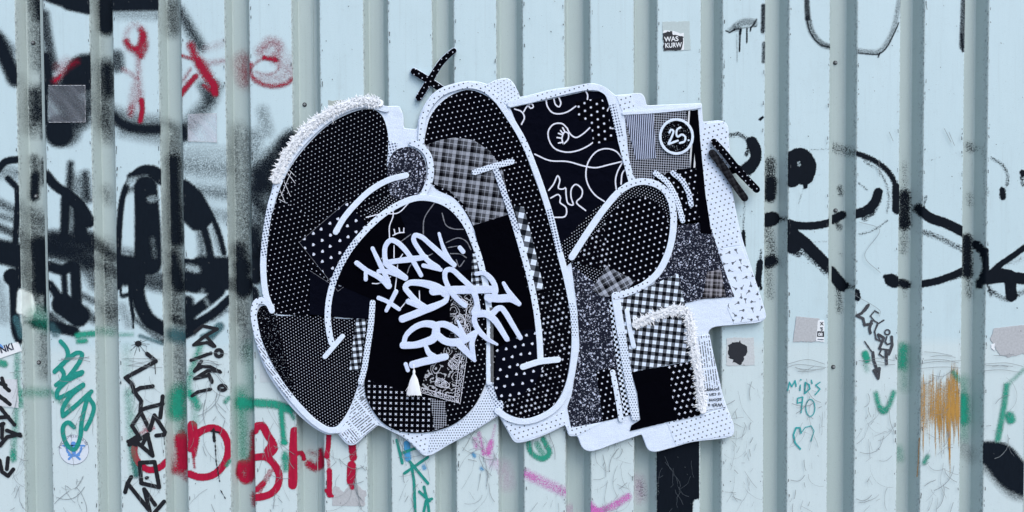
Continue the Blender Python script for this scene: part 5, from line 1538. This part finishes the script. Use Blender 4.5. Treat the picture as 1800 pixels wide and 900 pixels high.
# ------------------------------------------------------------------ big cut-out lettering
LT = FB['letter_linen']
YL = lay(8) + .0025
z1 = lambda L: Z(610, 380, 5.625, L)
z2 = lambda L: Z(770, 380, 5.625, L)
z3 = lambda L: Z(690, 490, 5.625, L)
z4 = lambda L: Z(770, 490, 5.625, L)
LETTERS = [
    (z1([(95, 462), (200, 540), (330, 612), (412, 690)]), [8, 8, 9.5, 10.5]), (z1([(185, 560), (185, 628)]), 6.5), (z1([(252, 318), (300, 420), (372, 570), (410, 650)]), [6.5, 7.5, 8, 8]), (z1([(312, 545), (380, 545), (470, 568), (570, 605)]), [7, 8, 9, 10]),
    (z1([(385, 470), (372, 380), (382, 292), (432, 238), (500, 262), (580, 340), (650, 440), (733, 585)]), [9, 8, 8, 8.5, 8.5, 8, 8, 7]), (z1([(375, 462), (480, 445), (600, 430), (780, 405)]), [8, 9, 10, 8]), (z1([(380, 470), (450, 520), (575, 610)]), [8, 11, 10]),
    (z1([(900, 510), (800, 440), (715, 335), (658, 230), (672, 190), (735, 205), (830, 285), (950, 390), (1060, 480)]), [9, 8.5, 8, 8, 8, 8, 8.5, 9, 8]), (z2([(10, 172), (45, 290), (95, 400), (160, 488)]), [5, 6, 8, 7]), (z1([(755, 488), (850, 510), (925, 530)]), 7), (z2([(216, 312), (248, 352)]), 7.5),
    (z1([(312, 808), (400, 845), (515, 920)]), [7, 7, 6.5]), (z1([(484, 745), (450, 812), (388, 935)]), [7.5, 7, 6]), (z3([(96, 398), (220, 350), (330, 305), (440, 262), (525, 215), (542, 165)]), [12, 12, 12, 12, 10, 8]),
    (z3([(330, 290), (250, 235), (170, 150), (125, 85), (160, 45), (260, 40), (380, 65), (470, 105), (520, 150)]), [10, 10, 9, 9, 9.5, 11, 13, 14, 12]), (z3([(155, 225), (300, 285)]), 9), (z3([(400, 125), (520, 115), (700, 110), (980, 105)]), [13, 13, 13.5, 12]),
    (z2([(375, 572), (450, 562), (515, 610), (562, 690), (565, 760), (510, 835)]), [6, 7.5, 9, 9, 9, 9]), (z2([(490, 805), (600, 815), (715, 815), (795, 868)]), [12, 13, 13, 7]), (z2([(648, 662), (700, 750), (800, 868)]), [6, 8.5, 8]), (z2([(110, 720), (68, 610), (78, 540), (130, 528), (230, 610), (330, 712), (372, 800), (395, 930)]), [8, 8, 8.5, 8.5, 9, 10, 9, 9]), (z2([(110, 730), (200, 830), (268, 885)]), [8.5, 9, 8]),
    (z4([(385, 270), (360, 340), (450, 345), (535, 345), (585, 298), (625, 290), (665, 335), (740, 460), (815, 585)]), [9, 11, 12, 10, 9, 9, 8.5, 8, 7.5]), (z4([(375, 340), (358, 400), (385, 485), (480, 590), (585, 650)]), [9, 9, 9, 8, 4]), (z4([(480, 350), (560, 410), (640, 530), (682, 598)]), [11, 11, 9.5, 8.5]),
    (z3([(110, 645), (135, 560), (230, 475), (330, 445), (420, 468), (430, 525), (405, 590), (330, 625), (220, 655), (105, 658)]), [8, 8, 9, 10, 12, 13, 13, 12, 11, 12]), (z3([(420, 460), (510, 450), (620, 505), (710, 585)]), [10, 11, 11, 10]), (z3([(440, 555), (520, 615), (620, 630), (710, 605), (825, 530)]), [12, 12, 13, 12, 9]), (z3([(645, 418), (690, 520), (720, 590)]), [4, 6, 8]), (z3([(640, 630), (720, 710), (812, 808)]), [12, 11, 6]), (z3([(818, 540), (785, 640), (808, 800)]), [8, 9, 6]),
    (z3([(330, 670), (360, 735), (420, 780)]), [7, 9, 11]), (z3([(198, 850), (300, 822), (420, 795), (525, 770)]), [12, 12, 12.5, 11]), ([(713, 640), (717, 651)], 6.5)]
for k, (P, wd) in enumerate(LETTERS):
    strip('letter_stroke', P, [q_ * 1.06 for q_ in wd] if isinstance(wd, list) else wd * 1.06, YL + .00012 * k, .0028, LT, ART, step=2.5)

# badge
strip('badge_ring', circ(1189, 240, 28.5, 30, 28), 4.6, lay(3), .0035, FB['linen'], ART, step=2.5)
slab('badge_face', circ(1189, 240, 28, 29.5, 30)[:-1], lay(2), lay(3), FB['glitter'], ART, .3)
z = lambda L: Z(1130, 180, 5.625, L)
strip('digit', z([(262, 300), (278, 270), (302, 280), (290, 330), (262, 390), (252, 412), (300, 395), (345, 378)]), 3.6, lay(3) + .0006, .003, FB['linen'], ART, step=2)
strip('digit', z([(372, 248), (340, 268), (332, 318), (345, 340), (385, 318), (418, 340), (412, 385), (365, 402)]), 3.6, lay(3) + .0006, .003, FB['linen'], ART, step=2)
slab('badge_dot', circ(1210.5, 246.5, 1.8, 1.8, 10)[:-1], lay(3), lay(3) + .002, FB['linen'], ART, .2)


# ------------------------------------------------------------------ fluffy trims
def fur(label, pts, wd, y0, n, ln):
    V, Fc, _ = ribbon_geo(pts, wd, y0, 0.008, V=[], Fc=[])
    Cc = catmull(pts, 2.0)
    for k in range(n):
        i = rs.randrange(len(Cc) - 1)
        t = Cc[i + 1] - Cc[i]
        t = t / (np.linalg.norm(t) + 1e-9)
        nrm = np.array([-t[1], t[0]])
        s = rs.uniform(-1, 1)
        w2 = wd if not isinstance(wd, list) else wd[0]
        c = Cc[i] + nrm * s * w2 / 2 * .9 + t * rs.uniform(-1, 1)
        d = nrm * (s * 1.1 + rs.gauss(0, .5)) + t * rs.gauss(0, .55)
        l = ln * rs.uniform(.5, 1.25)
        yb, yt = y0 + 0.006 * (1 - s * s), y0 + 0.006 * (1 - s * s) + rs.uniform(.001, .008)
        sd_ = np.array([-d[1], d[0]])
        sd_ = sd_ / (np.linalg.norm(sd_) + 1e-9) * rs.uniform(.7, 1.5)
        b0 = len(V)
        mid = c + d * l * .55 + np.array([0, .2])
        tip = c + d * l + np.array([rs.gauss(0, .6), .8])
        for q, yy in ((c - sd_, yb), (c + sd_, yb), (mid + sd_ * .7, (yb + yt) / 2 + .002), (mid - sd_ * .7, (yb + yt) / 2 + .002), (tip, yt)):
            X, Zc = un(q[0], q[1], -yy)
            V.append([X, -yy, Zc])
        Fc += [(b0, b0 + 1, b0 + 2, b0 + 3), (b0 + 3, b0 + 2, b0 + 4)]
    o = mesh('fluffy_trim', V, Fc, FB['fur'], ART, smooth=False)
    o['label'] = label
    return o


fur('long white fluffy trim along the upper left edge', [(484, 318), (490, 300), (504, 272), (522, 246), (548, 218), (580, 197), (612, 183), (640, 177), (668, 181)], 12.5, YS, 2000, 5.6)
fur('white fluffy hook over the gingham', [(1116, 571), (1140, 560), (1166, 550), (1190, 543), (1206, 548), (1213, 566), (1216, 592), (1222, 624), (1228, 660), (1232, 696), (1236, 722)], 11.5, lay(5), 2200, 5.2)

# tassel
T = thing('tassel', 728, 694, 'white yarn tassel hanging below the cut-out lettering', 'tassel', y=-0.035)


def lathe(name, prof, cx, y, mat, parent, k=14):
    V, Fc = [], []
    for (v, r) in prof:
        for q in range(k):
            a = 2 * math.pi * q / k
            X, Zc = un(cx, v, -y)
            V.append((X + r * M * math.cos(a), -y + r * M * math.sin(a), Zc))
    for i in range(len(prof) - 1):
        for q in range(k):
            Fc.append((i * k + q, i * k + (q + 1) % k, (i + 1) * k + (q + 1) % k, (i + 1) * k + q))
    return mesh(name, V, Fc, mat, parent)


lathe('knob', [(648, .5), (650, 1.2), (652, 2.3), (655, 2.5), (657, 2.0), (658, 1.6)], 727.7, 0.036, FB['fur'], T)
lathe('core', [(657, 1.6), (661, 3.2), (668, 5.2), (678, 7.5), (692, 9.5)], 727.8, 0.036, FB['fur'], T)
V, Fc = [], []
for k in range(240):
    a = rs.uniform(-1, 1)
    fly = rs.random() < .1
    tx, ty = 728 + a * (13 + (4 if fly else 0)), 694 + rs.gauss(0, 1.0) - (8 if fly else 0)
    ribbon_geo([(727.7 + a * 1.6, 657), (727.8 + a * 7 + rs.gauss(0, .4), 671 + rs.gauss(0, 2)), (tx, ty)], rs.uniform(.35, .8) * (.6 if fly else 1), 0.043 + .012 * math.sqrt(1 - a * a) + rs.uniform(-.004, .002), 0, True, 5, 0, V, Fc)
mesh('yarn_fringe', V, Fc, FB['fur'], T, smooth=False)
strip('cord', [(727.5, 641), (727.7, 650)], 1.4, 0.037, .002, FB['fur'], T)

# ------------------------------------------------------------------ small separate cut-outs
X_ = thing('fabric_cross', 762, 175, 'black dotted padded x cut-out on the wall above the tall oval', 'wall ornament', y=0.0)
for P, wd, yb in (([(727.5, 125.5), (745, 136), (762, 147), (778, 158)], 11.5, .010), ([(736, 172), (746, 156), (760, 134), (774, 112), (786, 99), (798, 89)], [11, 11.5, 11.5, 10.5, 10, 9], .0125)):
    V, Fc, _ = ribbon_geo(P, wd, yb, 0, True)
    strip('padded_bar', P, wd, yb, .006, FB['dots_sparse'], X_)
    strip('board', P, [w_ + 1.2 for w_ in wd] if isinstance(wd, list) else wd + 1.2, yb - .006, .0065, FB['linen'], X_)
B_ = thing('fabric_bars', 1300, 350, 'pair of slanting black padded bars pinned across the right edge', 'wall ornament', y=0.0)
P = [(1255, 249), (1274, 270), (1300, 302), (1330, 333)]
strip('padded_bar', P, [11, 12, 12.5, 12], .028, .006, FB['dots_sparse'], B_)['label'] = 'upper bar in black dotted cloth'
P = [(1252, 269), (1270, 292), (1290, 322), (1309, 348)]
strip('padded_bar', P, [13, 13, 12.5, 12.5], .026, .006, FB['plaid_bar'], B_)['label'] = 'lower bar in dark tartan'
strip('bridge', [(1286, 300), (1298, 296)], 12, .024, .005, FB['black_cotton'], B_)
WALL['kind'] = 'thing'
